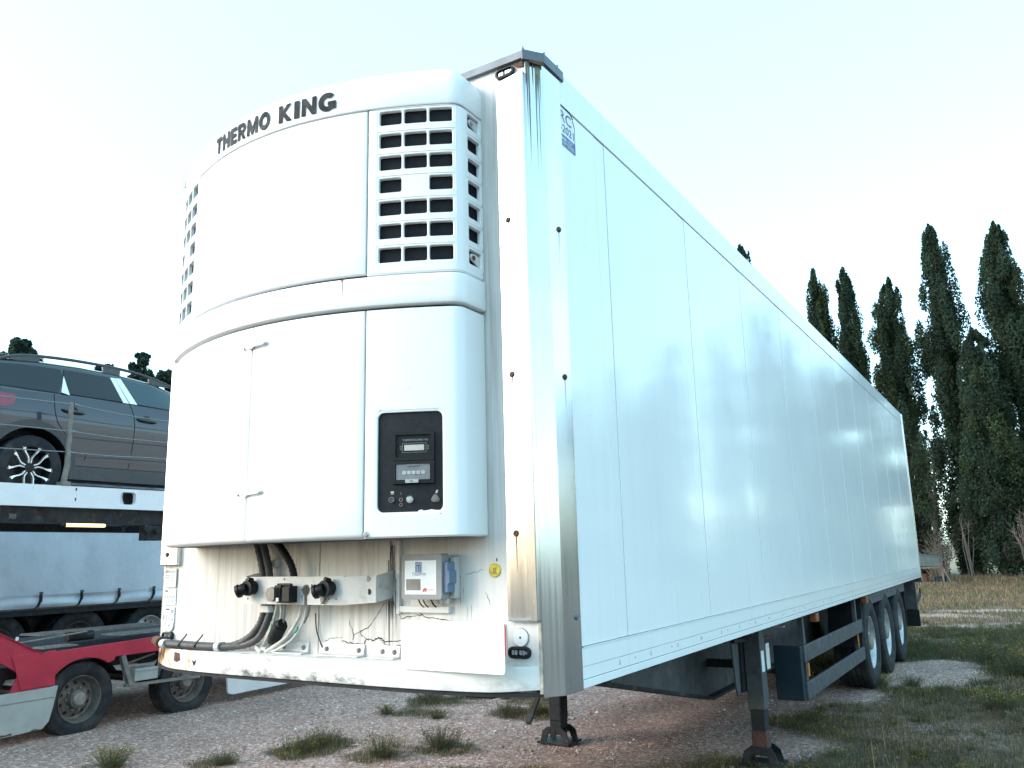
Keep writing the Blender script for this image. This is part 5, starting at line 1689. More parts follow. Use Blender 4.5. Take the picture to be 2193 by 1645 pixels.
body = mb.build('body', 'car', SUV, smooth=38)
def sidex(y, z):
    sc = section(interp_st(y))[1:12]
    zs_ = [p[1] for p in sc]; xs_ = [p[0] for p in sc]
    for k in range(2, len(sc) - 1):
        if zs_[k] <= z <= zs_[k + 1]:
            t = (z - zs_[k]) / max(1e-6, zs_[k + 1] - zs_[k]); return xs_[k] + (xs_[k + 1] - xs_[k]) * t
    return xs_[2] if z < zs_[2] else xs_[-1]
# wheel wells cut with a boolean, applied
cut = MB()
for y in (0, 2.73):
    for sx in (1, -1):
        cut.lathe([(sx * .62, 0), (sx * .62, .43), (sx * 1.1, .43), (sx * 1.1, 0)], 40, (0, y, .345), 'X')
co = cut.build('cutter', 'clad', None)
co.parent = SUV
bpy.context.view_layer.update()
md = body.modifiers.new('b', 'BOOLEAN'); md.operation = 'DIFFERENCE'; md.object = co; md.solver = 'EXACT'
bpy.context.view_layer.update()
dg = bpy.context.evaluated_depsgraph_get()
nm = bpy.data.meshes.new_from_object(body.evaluated_get(dg))
body.modifiers.clear(); body.data = nm
bpy.data.objects.remove(co)
nm.polygons.foreach_set('use_smooth', [True] * len(nm.polygons)); nm.set_sharp_from_angle(angle=rad(35))
nm.materials.clear(); nm.materials.append(M['car'])
for y in (0, 2.73):
    for sx in (1, -1):
        mb = MB(); mb.lathe([(sx * .64, .02), (sx * .64, .425), (sx * .90, .428)], 36, (0, y, .345), 'X'); mb.build('wheel_well', 'black_clean', SUV)
def patch(name, pts, mat, d=.006, th=.008, sx=1, step=.09):
    """glass or trim lying on the body side: outline (y,z)"""
    P = []
    for i in range(len(pts)):
        a = pts[i]; b = pts[(i + 1) % len(pts)]
        k = max(1, int(math.hypot(a[0] - b[0], a[1] - b[1]) / step))
        P += [(a[0] + (b[0] - a[0]) * j / k, a[1] + (b[1] - a[1]) * j / k) for j in range(k)]
    mb = MB()
    n = len(P)
    vs = [(sx * (sidex(a, b) + d), a, b) for a, b in P] + [(sx * (sidex(a, b) + d - th), a, b) for a, b in P]
    mb.add(vs, [tuple(range(n))] + [(i, (i + 1) % n, n + (i + 1) % n, n + i) for i in range(n)])
    return mb.build(name, mat, SUV, smooth=25)
for sx in (1, -1):
    patch('quarter_glass', [(-.80, 1.19), (.255, 1.195), (.345, 1.395), (.32, 1.49), (-.10, 1.475), (-.60, 1.42)], 'glass_dark', sx=sx)
    patch('rear_door_glass', [(.285, 1.20), (1.05, 1.205), (.94, 1.50), (.36, 1.493), (.35, 1.41)], 'glass_dark', d=.008, sx=sx)
    patch('front_door_glass', [(1.235, 1.205), (2.05, 1.19), (1.95, 1.30), (1.72, 1.43), (1.45, 1.49), (1.06, 1.505)], 'glass_clear', d=.006, sx=sx)
    patch('pillar_film', [(1.035, 1.195), (1.108, 1.196), (.985, 1.503), (.925, 1.498)], 'film', d=.011, sx=sx)
    patch('pillar_film', [(1.122, 1.196), (1.222, 1.198), (1.063, 1.508), (.992, 1.503)], 'film', d=.011, sx=sx)
    patch('pillar_film', [(.285, 1.205), (.375, 1.185), (.346, 1.41)], 'film', d=.012, sx=sx)
    patch('tail_light', [(-.92, 1.095), (-.255, 1.105), (-.215, 1.085), (-.235, 1.0), (-.33, .955), (-.92, .93)], 'tail', d=.010, sx=sx)
    # cladding: arches and sill
    for y in (0, 2.73):
        mb = MB()
        ts = np.linspace(rad(-8), rad(188), 40); vs = []
        for t in ts:
            for r, dd in ((.428, -.05), (.428, .014), (.50, .014), (.512, .0)):
                a, b = y + r * math.cos(t), .345 + r * math.sin(t)
                a = min(max(a, -.93), 3.5)
                vs.append((sx * (sidex(a, b) + dd), a, b))
        fs = [(i * 4 + j, i * 4 + j + 1, (i + 1) * 4 + j + 1, (i + 1) * 4 + j) for i in range(len(ts) - 1) for j in range(3)]
        mb.add(vs, fs); mb.build('arch_cladding', 'clad', SUV, smooth=30)
    patch('sill_cladding', [(.43, .255), (2.30, .255), (2.27, .40), (.47, .40)], 'clad', d=.012, th=.03, sx=sx)
    patch('door_crease', [(.60, .475), (2.2, .49), (2.2, .585), (.75, .58), (.62, .55)], 'car', d=.009, th=.012, sx=sx)
    # shut lines
    for pts in ([(.20, 1.175), (.20, 1.02), (.235, .88), (.30, .79), (.38, .71)], [(1.115, 1.19), (1.15, 1.10), (1.172, .98), (1.178, .75), (1.165, .52), (1.15, .41)], [(.41, .405), (1.15, .41), (2.2, .42)], [(-.80, 1.185), (.2, 1.19), (1.1, 1.192), (2.1, 1.185)]):
        P = smooth_path([(a, b, 0) for a, b in pts], 6)
        mb = MB(); mb.tube([(sx * (sidex(p.x, p.y) + .001), p.x, p.y) for p in P], .0045, 5); mb.build('shut_line', 'seam', SUV, smooth=0)
    for y, z in ((.41, 1.0), (1.335, 1.012)):
        x = sidex(y, z)
        mb = MB(); mb.lathe([(x + .003, 0), (x + .003, .055), (x + .001, .06)], 20, (0, y, z), 'X')
        if sx < 0: mb.v = [(-a, b, c) for a, b, c in mb.v]
        mb.build('handle_cup', 'seam', SUV, smooth=0)
        mb = MB(); mb.tube([(sx * (x + .012), y - .125, z + .010), (sx * (x + .030), y - .08, z), (sx * (x + .034), y, z - .004), (sx * (x + .03), y + .09, z - .008), (sx * (x + .012), y + .125, z - .012)], [.010, .016, .018, .016, .010], 10); mb.build('door_handle', 'clad', SUV)
    # roof rail with gaps under it
    rail = [(-.33, 1.50), (-.12, 1.575), (.15, 1.616), (.50, 1.640), (.95, 1.648), (1.35, 1.63), (1.70, 1.575), (1.88, 1.515)]
    P = smooth_path([(sx * .655, a, b) for a, b in rail], 5)
    mb = MB(); mb.tube([p + Vector((0, 0, .0)) for p in P], [.014] + [.019] * (len(P) - 2) + [.012], 8); mb.build('roof_rail', 'clad', SUV)
    for y0, y1 in ((-.20, .12), (.88, 1.10), (1.50, 1.80)):
        mb = MB(); mb.prism([(y0, 1.52), (y1, 1.52), (y1, float(np.interp(y1, [r[0] for r in rail], [r[1] for r in rail]))), (y0, float(np.interp(y0, [r[0] for r in rail], [r[1] for r in rail])))], lambda a, b, d: (sx * .655 + d, a, b), -.013, .013); mb.build('rail_foot', 'clad', SUV, smooth=0)
    # mirror
    mb = MB(); mb.prism(rrect(.16, .15, .05, 5, 0, 0), lambda a, b, d: (sx * (.98 + a), 1.98 + d, 1.24 + b), -.05, .06); mb.build('door_mirror', 'car', SUV, bevel=.02)
patch('front_lamp', [(3.0, .80), (3.45, .78), (3.40, .70), (3.02, .72)], 'lens', d=.008)
mb = MB(); mb.prism([(-.62, 1.52), (.62, 1.52), (.60, 1.545), (-.60, 1.545)], lambda a, b, d: (a, -.62 - d, b), 0, .32); mb.build('roof_spoiler', 'clad', SUV, bevel=.01)
mb = MB(); mb.add([(-.6, 2.02, 1.475), (.6, 2.02, 1.475), (.66, 2.72, 1.185), (-.66, 2.72, 1.185)], [(0, 1, 2, 3)]); mb.build('windscreen', 'glass_dark', SUV, smooth=0)
# car wheels: five-spoke split alloy
def car_wheel(x, y, sx):
    e = bpy.data.objects.new('wheel', None); COL.objects.link(e); e.parent = SUV; e.location = (x, y, .345)
    mb = MB(); mb.lathe([(sx * a, b) for a, b in [(-.10, .235), (-.112, .28), (-.10, .335), (-.08, .345), (.08, .345), (.10, .335), (.113, .28), (.104, .238), (.09, .228), (-.09, .228)]], 48, close=True); mb.build('tyre', 'tyre', e, smooth=30)
    mb = MB(); mb.lathe([(sx * a, b) for a, b in [(.104, .236), (.106, .229), (.098, .218), (.04, .205), (-.03, .20), (-.03, 0)]], 44); R0 = mb.build('rim', 'alloy_black', e, smooth=30)
    mb = MB()
    for q in range(5):
        a0 = 2 * PI * q / 5 + rad(18)
        for s2 in (-1, 1):
            def pt(r, off, xx):
                a = a0
                rv = Vector((0, math.cos(a), math.sin(a))); tv = Vector((0, -math.sin(a), math.cos(a)))
                return Vector((sx * xx, 0, 0)) + rv * r + tv * off
            path = [(.05, .013, .085), (.095, .015, .088), (.125, .03, .092), (.165, .062, .098), (.19, .076, .102), (.219, .088, .104)]
            wd = [.012, .013, .014, .018, .026, .042]
            vs = []
            for (r, o_, xx), w in zip(path, wd):
                for k_ in (-1, 1):
                    vs.append(pt(r, s2 * (o_ + k_ * w * .5), xx)); vs.append(pt(r, s2 * (o_ + k_ * w * .6), xx - .03))
            fs = []
            for i in range(len(path) - 1):
                A_, B_ = i * 4, (i + 1) * 4
                fs += [(A_, A_ + 2, B_ + 2, B_), (A_, B_, B_ + 1, A_ + 1), (A_ + 2, A_ + 3, B_ + 3, B_ + 2)]
            mb.add([tuple(v) for v in vs], fs)
    mb.build('spokes', 'alloy', e, smooth=30)
    mb = MB(); mb.lathe([(sx * .06, .055), (sx * .085, .05), (sx * .087, .030)], 24); mb.build('hub_ring', 'alloy_black', e)
    mb = MB(); mb.lathe([(sx * .08, .032), (sx * .090, .030), (sx * .092, .0)], 20); mb.build('hub_cap', 'alloy_black', e)
    return e
for y in (0, 2.73):
    car_wheel(.80, y, 1); car_wheel(-.80, y, -1)

# ------------------------------------------------------------------ curtain-sided trailer behind the carrier
c1 = CMX @ Vector((-4.6, .55, .035 - .03))
Q = thing('curtain_trailer', 'silver-grey curtain-sided trailer standing behind the car carrier', 'trailer', c1, CRZ)
def curtain(y0, y1, z0, z1, fn, step=.12, zs=10):
    yy_ = np.arange(y0, y1 + .01, step); zz = np.linspace(z0, z1, zs)
    vs = [(fn(y, z), y, z) for z in zz for y in yy_]
    n = len(yy_)
    return MB().add(vs, [(j * n + i, j * n + i + 1, (j + 1) * n + i + 1, (j + 1) * n + i) for j in range(len(zz) - 1) for i in range(n - 1)])
curtain(-4.5, 9.7, 1.245, 3.95, lambda y, z: .022 * math.sin(y * 1.7 + z * .6) + .012 * math.sin(y * 4.1 + 1.3 * z), zs=24).build('curtain', 'tarp', Q, smooth=60)
curtain(-4.5, 9.7, 1.06, 1.25, lambda y, z: .030 + .012 * math.sin(y * 10.13) + .03 * math.sin((z - 1.06) / .19 * PI * 2.0) * .5 + .010 * math.sin(y * 3 + z * 30), zs=12, step=.05).build('curtain_hem', 'tarp', Q, smooth=60)
MB().box(-2.5, -.10, -4.5, 9.7, 1.1, 3.98).build('cargo_box', 'frame', Q, smooth=0)
MB().box(-2.5, .0, -4.5, 9.7, .95, 1.075).build('chassis_skirt', 'frame', Q, smooth=0)
MB().box(-.02, .02, -4.5, 9.7, 1.035, 1.062).build('side_rave', 'frame_grey', Q, smooth=0)
def buckle(y):
    e = bpy.data.objects.new('tension_strap', None)
    mb = MB(); mb.box(.045, .056, y - .021, y + .021, 1.15, 1.30); mb.prism([(y - .02, 1.16), (y + .022, 1.16), (y - .028, 1.055), (y - .062, 1.055)], lambda a, b, d: (.05 + d, a, b), -.004, .004)
    p = mb.build('tension_strap', 'black_clean', Q, smooth=0)
    MB().box(.052, .068, y - .026, y + .026, 1.262, 1.298).build('buckle', 'frame_grey', p, bevel=.003)
    MB().box(.056, .074, y - .020, y + .020, 1.150, 1.235).build('buckle_lever', 'black', p, bevel=.003)
    MB().box(.03, .06, y - .062, y - .025, 1.045, 1.085).build('strap_hook', 'frame_grey', p, bevel=.003)
for y in np.arange(-3.02, 7.5, .665):
    buckle(float(y) - .02)
Qw = truck_wheel(Q, -.24, 2.36, .50, .36, .30, 1, 'frame_grey', 10, hubmat='frame_grey')
truck_wheel(Q, -.24, 3.67, .50, .36, .30, 1, 'rim', 10)
dup(Qw, Q, (-.24, 1.05, .50))
mb = MB()
for yc in (1.05, 2.36, 3.67):
    pts = [(yc + .58 * math.cos(t), .50 + .56 * math.sin(t)) for t in np.linspace(rad(15), rad(165), 16)]
    for a, b in zip(pts[:-1], pts[1:]):
        mb.add([(-.03, *a), (-.03, *b), (-.45, *b), (-.45, *a)], [(0, 1, 2, 3)])
mb.build('wheel_arch', 'black_clean', Q, smooth=60)['kind'] = 'stuff'
MB().box(-2.2, -.4, -3, 9, .6, .95).build('chassis', 'frame', Q, smooth=0)

# ------------------------------------------------------------------ trees
def leaf_mesh(name, P, S, UPB, COLR, seed):
    r = np.random.default_rng(seed)
    n = len(P)
    d = r.normal(size=(n, 3)); d[:, 2] = np.abs(d[:, 2]) * UPB + .15; d /= np.linalg.norm(d, axis=1)[:, None]
    w = np.cross(d, r.normal(size=(n, 3))); w /= np.linalg.norm(w, axis=1)[:, None]
    a = P - d * S[:, None] * .5; b = P + d * S[:, None] * .5
    V = np.stack([a, P + w * S[:, None] * .34, b, P - w * S[:, None] * .34], 1).reshape(-1, 3)
    F = np.arange(4 * n).reshape(n, 4)
    C = np.repeat(COLR, 4, axis=0)
    return np_mesh(name, V, F, C, 'leaf')
def cypress(seed, h, w, n=26000, lean=0.0, sparse=0.0, low=.02, round_=False, brown=.05):
    r = np.random.default_rng(seed)
    prof_t = [0, .04, .15, .40, .65, .82, .93, 1.0] if not round_ else [0, .05, .2, .45, .7, .85, .95, 1.0]
    prof_w = [.50, .74, .92, 1.0, .88, .70, .50, .14] if not round_ else [.6, .8, 1, 1, .95, .75, .45, .15]
    np_ = 240
    Ps = []; Cs = []; Ss = []
    base = np.array([.036, .060, .041])
    for i in range(np_):
        t = low + (1 - low) * (i + r.random()) / np_
        env = w / 2 * np.interp(t, prof_t, prof_w) * r.uniform(.70, 1.14)
        ang = r.uniform(0, 2 * PI)
        if r.random() < sparse * (1.2 if t < .55 else .4):
            continue
        rr = env * r.uniform(.15, .86)
        L = r.uniform(.7, 1.4) * (h / 16) * (1.0 if t < .85 else .7)
        R = max(.13, env * r.uniform(.22, .38)); L *= min(1, .45 + 6 * (1 - t))
        k = int(n / np_ * (.5 + env / (w / 2)))
        u = r.normal(size=(k, 3)); u /= np.linalg.norm(u, axis=1)[:, None]
        u *= (r.random(k) ** .45)[:, None]
        taper = 1 - .45 * np.clip(u[:, 2], 0, 1)
        P = np.stack([u[:, 0] * R * taper, u[:, 1] * R * taper, u[:, 2] * L], 1)
        cz = t * h
        P[:, 0] += rr * math.cos(ang) + lean * cz; P[:, 1] += rr * math.sin(ang); P[:, 2] += cz - .55 * L * max(0, (t - .7) / .3)
        keep = (P[:, 2] < h * 1.01) & (P[:, 2] > .12)
        P = P[keep]; k = len(P)
        tint = r.uniform(.65, 1.55)
        c = base * tint
        c = np.tile(c, (k, 1)) * r.uniform(.82, 1.2, (k, 1))
        if r.random() < .25:
            c = c * np.array([1.25, 1.12, .85])
        br = r.random(k) < brown * (1 if t > .3 else 2.2)
        c[br] = np.array([.05, .038, .026]) * r.uniform(.6, 1.2, (int(br.sum()), 1))
        Ps.append(P); Cs.append(c); Ss.append(r.uniform(.07, .17, k) * (h / 17 * .4 + .6))
    return leaf_mesh('crown', np.concatenate(Ps), np.concatenate(Ss), 1.6, np.concatenate(Cs), seed)
def trunk_mesh(h, r0, seed, limbs=16, bare=False):
    r = random.Random(seed); mb = MB()
    pts = [(r.uniform(-.05, .05) * k, r.uniform(-.05, .05) * k, h * .9 * k / 6) for k in range(7)]
    mb.tube(pts, [r0 * (1 - .93 * k / 6) * (1.25 if k == 0 else 1) for k in range(7)], 8)
    for i in range(limbs):
        z = h * r.uniform(.03, .55); a = r.uniform(0, 2 * PI); ln = h * r.uniform(.05, .10)
        p = Vector((0, 0, z)); d = Vector((math.cos(a) * .55, math.sin(a) * .55, .9)).normalized()
        q = p + d * ln * .5; e = q + Vector((d.x * .4, d.y * .4, 1)).normalized() * ln * .9
        mb.tube([p, q, e], [r0 * .35, r0 * .22, r0 * .06], 5)
    m = mb.build('trunk', 'bark', None, smooth=50); me = m.data; bpy.data.objects.remove(m)
    return me
def tree(name, label, x, y, h, w, seed, me=None, tr=None, group=None, scale=None, rz=0, **kw):
    o = thing(name, label, 'tree', (x, y, float(ground_z(np.array([x]), np.array([y]))[0]) - .05), rz, group)
    me = me or cypress(seed, h, w, **kw)
    tr = tr or trunk_mesh(h, .16 + .006 * h, seed)
    link('crown', me, o); link('trunk', tr, o)
    if scale:
        o.scale = scale
    return o, me, tr
GRP = 'tall cypresses in the windbreak behind the trailer'
rows = [('column cypress whose tip just peeks over the trailer roof', -9.9, 20.4, 2.4, 11), ('slim cypress, leftmost of the tall ones right of the trailer roof', -5.8, 18.0, 2.2, 12),
        ('slim cypress standing second from the left behind the trailer roof', -4.2, 17.6, 2.7, 13), ('sparse cypress right above the rear corner of the trailer', -1.95, 16.6, 2.9, 14),
        ('very tall dense cypress standing fourth from the trailer roof', .55, 19.1, 3.1, 15), ('broad very tall cypress at the right edge of the photo', 3.6, 18.5, 4.0, 16)]
lib = []
for lab, x, h, w, sd in rows:
    o, me, tr = tree('cypress_tree', lab, x, 46, h, w, sd, group=GRP, n=105000 if w > 2.8 else 66000, sparse=.34 if sd == 14 else .20)
    lib.append((me, tr, h, w))
o, me, tr = tree('cypress_tree', 'short bushy cypress filling the gap between the two tallest cypresses', 1.95, 44.6, 12.6, 3.4, 21, group=GRP, n=80000, sparse=.12)
lib.append((me, tr, 12.6, 3.0))
tree('cypress_tree', 'low ragged cypress with bare lower branches beside the trailer rear corner', -.9, 44.8, 7.6, 2.6, 22, group=GRP, n=11000, sparse=.35, brown=.12)
# row goes on to the right, outside the frame; seen mirrored in the side panels
for i, (x, h, w, k) in enumerate(((6.3, 16.5, 2.6, 3), (8.5, 12.6, 3.0, 6), (10.2, 14.2, 2.7, 2), (11.95, 16.6, 2.9, 4), (14.5, 15.4, 2.6, 1), (17.4, 15, 2.8, 3), (19.6, 12.5, 2.8, 6), (21.6, 14, 3.0, 2), (24.2, 12.5, 3.2, 4), (27.3, 14.5, 3, 1), (30.5, 13, 3, 5))):
    me, tr, h0, w0 = lib[k]
    tree('cypress_tree', 'dark column cypress mirrored in the glossy side panels of the white trailer', x, 46 + .6 * math.sin(i * 2.3), h, w, 0, me, tr, 'cypresses mirrored in the trailer side', (w / w0, w / w0, h / h0), i * 1.7)
for i, (x, h, w, k) in enumerate(((-13, 7.5, 3.4, 6), (-9, 8.5, 3.6, 3), (-5.5, 7.6, 3.6, 6), (-2, 8.2, 3.8, 4), (2, 7.4, 3.6, 6), (5.5, 8.6, 3.6, 2), (9.5, 7.8, 3.8, 6), (13.5, 8.4, 3.6, 3), (17.5, 7.7, 3.6, 6))):
    me, tr, h0, w0 = lib[k]
    tree('cypress_tree', 'low cypress in the hedge behind the viewer, mirrored in the metal front plates', x, -26 + .8 * math.sin(i * 1.9), h, w, 0, me, tr, 'cypresses mirrored in the front plates', (w / w0, w / w0, h / h0), i * 2.1)
# trees far left behind the curtain trailer
def broad(seed, h, w, n, conic=False):
    r = np.random.default_rng(seed); Ps = []; Cs = []; Ss = []
    for i in range(140):
        t = r.uniform(.25, 1.0)
        env = w / 2 * (np.interp(t, [.2, .4, .6, .8, 1], [.8, 1, .85, .5, .06]) if conic else np.interp(t, [.2, .4, .65, .85, 1], [.85, 1, 1, .85, .4]))
        a = r.uniform(0, 2 * PI); rr = env * r.uniform(.3, .95)
        R = max(.16, env * r.uniform(.25, .5))
        k = n // 90
        u = r.normal(size=(k, 3)); u /= np.linalg.norm(u, axis=1)[:, None]; u *= (r.random(k) ** .5)[:, None] * R
        u[:, 2] *= 1.1
        Ps.append(u + np.array([rr * math.cos(a), rr * math.sin(a), t * h * .97])); 
        Cs.append(np.tile(np.array([.034, .056, .042]) * r.uniform(.75, 1.3), (k, 1)) * r.uniform(.75, 1.3, (k, 1))); Ss.append(r.uniform(.14, .28, k))
    return leaf_mesh('crown', np.concatenate(Ps), np.concatenate(Ss), .8, np.concatenate(Cs), seed)
LF = 'trees behind the grey car'
for lab, x, y, h, w, sd, cn, n in (('pointed conifer showing above the rear of the grey car', -42, 19.75, 14.3, 8.5, 31, True, 26000), ('bushy low tree left of the pointed conifer above the grey car', -42.5, 18.2, 13.1, 3.2, 32, False, 12000),
                                   ('rounded column tree showing above the front of the grey car', -42, 26.95, 14.7, 2.3, 33, False, 16000), ('small tree top showing just above the roof of the grey car', -42, 24.6, 13.5, 3.0, 34, False, 12000),
                                   ('tree half hidden behind the cooling unit, right of the grey car', -42, 28.8, 14.1, 2.4, 35, False, 7000), ('small conifer tip close to the pointed conifer above the grey car', -43, 21.3, 13.4, 5.0, 36, True, 12000)):
    o = thing('conifer_tree' if cn else 'leafy_tree', lab, 'tree', (x, y, -.05), 0, LF)
    link('crown', broad(sd, h, w, n, cn), o); link('trunk', trunk_mesh(h, .22, sd, 10), o)

# bare shrubs, lean-to shed with scrap
def bare_shrub(name, label, x, y, h, w, seed, n=26, mat='twig', cat='shrub'):
    r = random.Random(seed); mb = MB()
    for i in range(n):
        a = r.uniform(0, 2 * PI); sp = w / 2 * r.random() ** .7
        p = Vector((r.uniform(-.15, .15), r.uniform(-.15, .15), 0)); e = Vector((math.cos(a) * sp, math.sin(a) * sp, h * r.uniform(.55, 1.0)))
        m = p.lerp(e, .5) + Vector((r.uniform(-.1, .1), r.uniform(-.1, .1), h * .08))
        mb.tube([p, m, e], [.022, .014, .005], 5)
        for k in range(5):
            s = m.lerp(e, r.random()); b = s + Vector((r.uniform(-.4, .4), r.uniform(-.4, .4), r.uniform(.05, .5)))
            mb.tube([s, b], [.008, .003], 4)
    o = mb.build(name, mat, None, smooth=0); o.location = (x, y, 0)
    tag(o, label, cat)
    return o
bare_shrub('bare_shrub', 'pale bare shrub under the broad cypress at the right edge of the photo', 2.95, 43.0, 3.2, 2.0, 51, 34)
bare_shrub('bare_shrub', 'low bare branches sticking out beside the rear corner of the white trailer', -.55, 41.5, 2.3, 1.6, 52, 22)
bare_shrub('dead_sapling', 'thin pale dead sapling between the cypresses, right of the green lean-to', .55, 42.5, 2.9, .7, 53, 7, cat='sapling')
bare_shrub('bare_shrub', 'dark bare undergrowth at the foot of the cypresses near the right edge', 2.1, 44.2, 1.5, 2.2, 54, 30, 'wood')
bare_shrub('bare_shrub', 'twiggy undergrowth at the foot of the sparse cypress', -1.2, 43.6, 1.4, 2.0, 55, 26, 'wood')
H = thing('lean_to', 'low lean-to with a dark green sheet roof at the foot of the cypresses', 'lean-to', (-.9, 36.2, 0))
mb = MB(); mb.prism([(-1.6, 1.52), (.62, 1.03), (.72, .74), (.60, .74), (-1.6, .80)], lambda a, b, d: (a, d, b), 0, .03); mb.build('front_sheet', 'green_sheet', H, smooth=0)
mb = MB()
for k in range(12):
    y = .03 + .14 * k
    mb.add([(-1.62, y, 1.54), (.66, y, 1.04), (.66, y + .07, 1.07), (-1.62, y + .07, 1.57), (.66, y + .14, 1.04), (-1.62, y + .14, 1.54)], [(0, 1, 2, 3), (3, 2, 4, 5)])
mb.build('roof_sheet', 'green_sheet', H, smooth=0)
for x, y in ((-1.4, .1), (-.25, .1), (.70, .1), (.7, 1.5), (-1.4, 1.5)):
    MB().box(x - .035, x + .035, y - .035, y + .035, -.05, .80).build('post', 'wood', H, smooth=0)
mb = MB(); mb.bar((-1.4, .06, .66), (.75, .06, .69), .04, .06); mb.build('cross_rail', 'wood', H)
mb = MB(); mb.bar((.72, .1, .75), (1.0, .0, .02), .04, .04); mb.build('brace', 'wood', H)
tag(MB().box(-1.3, -.85, 36.6, 37.0, 0, .42).build('crate', 'rust', None, bevel=.01), 'rusty red crate under the green lean-to', 'crate')
mb = MB(); mb.lathe([(0, 0), (0, .2), (.03, .21), (.30, .24), (.31, .22), (.05, .18), (.05, 0)], 18, (-.35, 36.7, 0), 'Z'); tag(mb.build('tub', 'teal', None), 'dark blue tub on the ground under the green lean-to', 'tub')
mb = MB()
for k in range(5):
    mb.bar((-2.1 + .02 * k, 35.7 + .08 * k, .05 + .03 * (k % 2)), (.3 + .05 * k, 35.75 + .09 * k, .06 + .035 * (k % 2)), .09, .03)
o = mb.build('plank_pile', 'wood', None); tag(o, 'small pile of grey planks in front of the green lean-to', 'planks'); o['kind'] = 'stuff'

# ------------------------------------------------------------------ grass, pebbles, weeds
def blades(name, X, Y, Hh, Wd, Cc, lean=.5):
    n = len(X); a = rng.uniform(0, 2 * PI, n); l_ = rng.uniform(0, lean, n) * Hh
    Z = ground_z(X, Y)
    b = rng.uniform(0, 2 * PI, n)
    bx, by = np.cos(a) * Wd / 2, np.sin(a) * Wd / 2
    tip = np.stack([X + np.cos(b) * l_, Y + np.sin(b) * l_, Z + Hh], 1)
    mid = np.stack([X + np.cos(b) * l_ * .35, Y + np.sin(b) * l_ * .35, Z + Hh * .6], 1)
    V = np.stack([np.stack([X - bx, Y - by, Z - .01], 1), np.stack([X + bx, Y + by, Z - .01], 1), mid + np.stack([bx, by, 0 * bx], 1) * .6, tip, mid - np.stack([bx, by, 0 * bx], 1) * .6], 1).reshape(-1, 3)
    i0 = np.arange(n) * 5
    F = np.concatenate([np.stack([i0, i0 + 1, i0 + 2, i0 + 4], 1), np.stack([i0 + 4, i0 + 2, i0 + 3, i0 + 3], 1)])
    # triangles for tips
    F3 = np.concatenate([np.stack([i0, i0 + 1, i0 + 2], 1), np.stack([i0, i0 + 2, i0 + 4], 1), np.stack([i0 + 4, i0 + 2, i0 + 3], 1)])
    me = np_mesh(name, V, F3, np.repeat(Cc, 5, axis=0), 'blade')
    return me
PAL = np.array([2.75, 2.35, 1.85]) * np.array([[.030, .048, .022], [.045, .062, .028], [.022, .038, .022], [.11, .088, .058], [.155, .128, .088], [.072, .056, .042], [.050, .038, .032], [.036, .029, .027]])
def scatter(n, x0, x1, y0, y1, thr, clump=1.0):
    X = rng.uniform(x0, x1, n); Y = rng.uniform(y0, y1, n)
    g_ = grass_amount(X, Y) * (.35 + 1.0 * fbm(X * 2.3, Y * 2.3, 61))
    k = rng.random(n) < np.clip((g_ - thr) * 1.9, 0, 1)
    return X[k], Y[k], g_[k]
def colours(X, Y, green):
    n = len(X)
    w = fbm(X * .7 + 9, Y * .7, 71)
    gsel = rng.random(n) < np.clip(green + 1.6 * (w - .5), .06, .92)
    idx = np.where(gsel, rng.integers(0, 3, n), rng.integers(3, 8, n))
    return PAL[idx] * rng.uniform(.75, 1.25, (n, 1))
Xs = []; Cs = []; Hs = []; Ws = []; Ys = []
for n, box, hm, wd, thr, gr in ((330000, (-5.5, 3.6, .9, 8.0), .030, .0042, .10, .36), (200000, (-6, 4.5, 7.5, 16), .042, .007, .10, .40), (120000, (-8, 7, 15, 46), .06, .013, .05, .32)):
    X, Y, g_ = scatter(n, *box, thr)
    Xs.append(X); Ys.append(Y); Cs.append(colours(X, Y, gr)); Hs.append(hm * (.35 + 1.5 * rng.random(len(X)) ** 2) * (.5 + .8 * g_)); Ws.append(np.full(len(X), wd) * rng.uniform(.7, 1.4, len(X)))
X = np.concatenate(Xs); Y = np.concatenate(Ys)
o = link('grass', blades('grass', X, Y, np.concatenate(Hs), np.concatenate(Ws), np.concatenate(Cs), .9)); o['kind'] = 'stuff'
tag(o, 'short dry and green grass growing over the gravel yard', 'grass')
# taller dry stalks
n = 9000
X = rng.uniform(-3, 4.5, n); Y = rng.uniform(2, 40, n); k = (rng.random(n) < grass_amount(X, Y) * fbm(X * .8, Y * .8, 91) ** 2 * .8); X, Y = X[k], Y[k]
o = link('dry_stalks', blades('dry_stalks', X, Y, rng.uniform(.10, .30, len(X)), .0035 + .00035 * Y, PAL[rng.integers(3, 6, len(X))] * rng.uniform(.8, 1.3, (len(X), 1)), .35)); o['kind'] = 'stuff'
tag(o, 'tall thin dry stalks scattered through the grass', 'dry stalks')
# long dry grass under the trees
n = 26000
X = rng.uniform(-3, 7, n); Y = rng.uniform(24, 46, n); k = rng.random(n) < np.clip((Y - 27) / 14, .06, .6) * (.1 + fbm(X * .5, Y * .5, 17)); X, Y = X[k], Y[k]
PB = 1.3 * np.array([[.10, .082, .058], [.075, .058, .042], [.085, .045, .03], [.04, .05, .028], [.14, .115, .08]])
o = link('long_grass', blades('long_grass', X, Y, rng.uniform(.08, .30, len(X)) * np.clip((Y - 20) / 20, .4, 1), np.full(len(X), .02), PB[rng.integers(0, 5, len(X))] * rng.uniform(.7, 1.2, (len(X), 1)), .7)); o['kind'] = 'stuff'
tag(o, 'long straw-coloured grass in front of the cypresses', 'long grass')
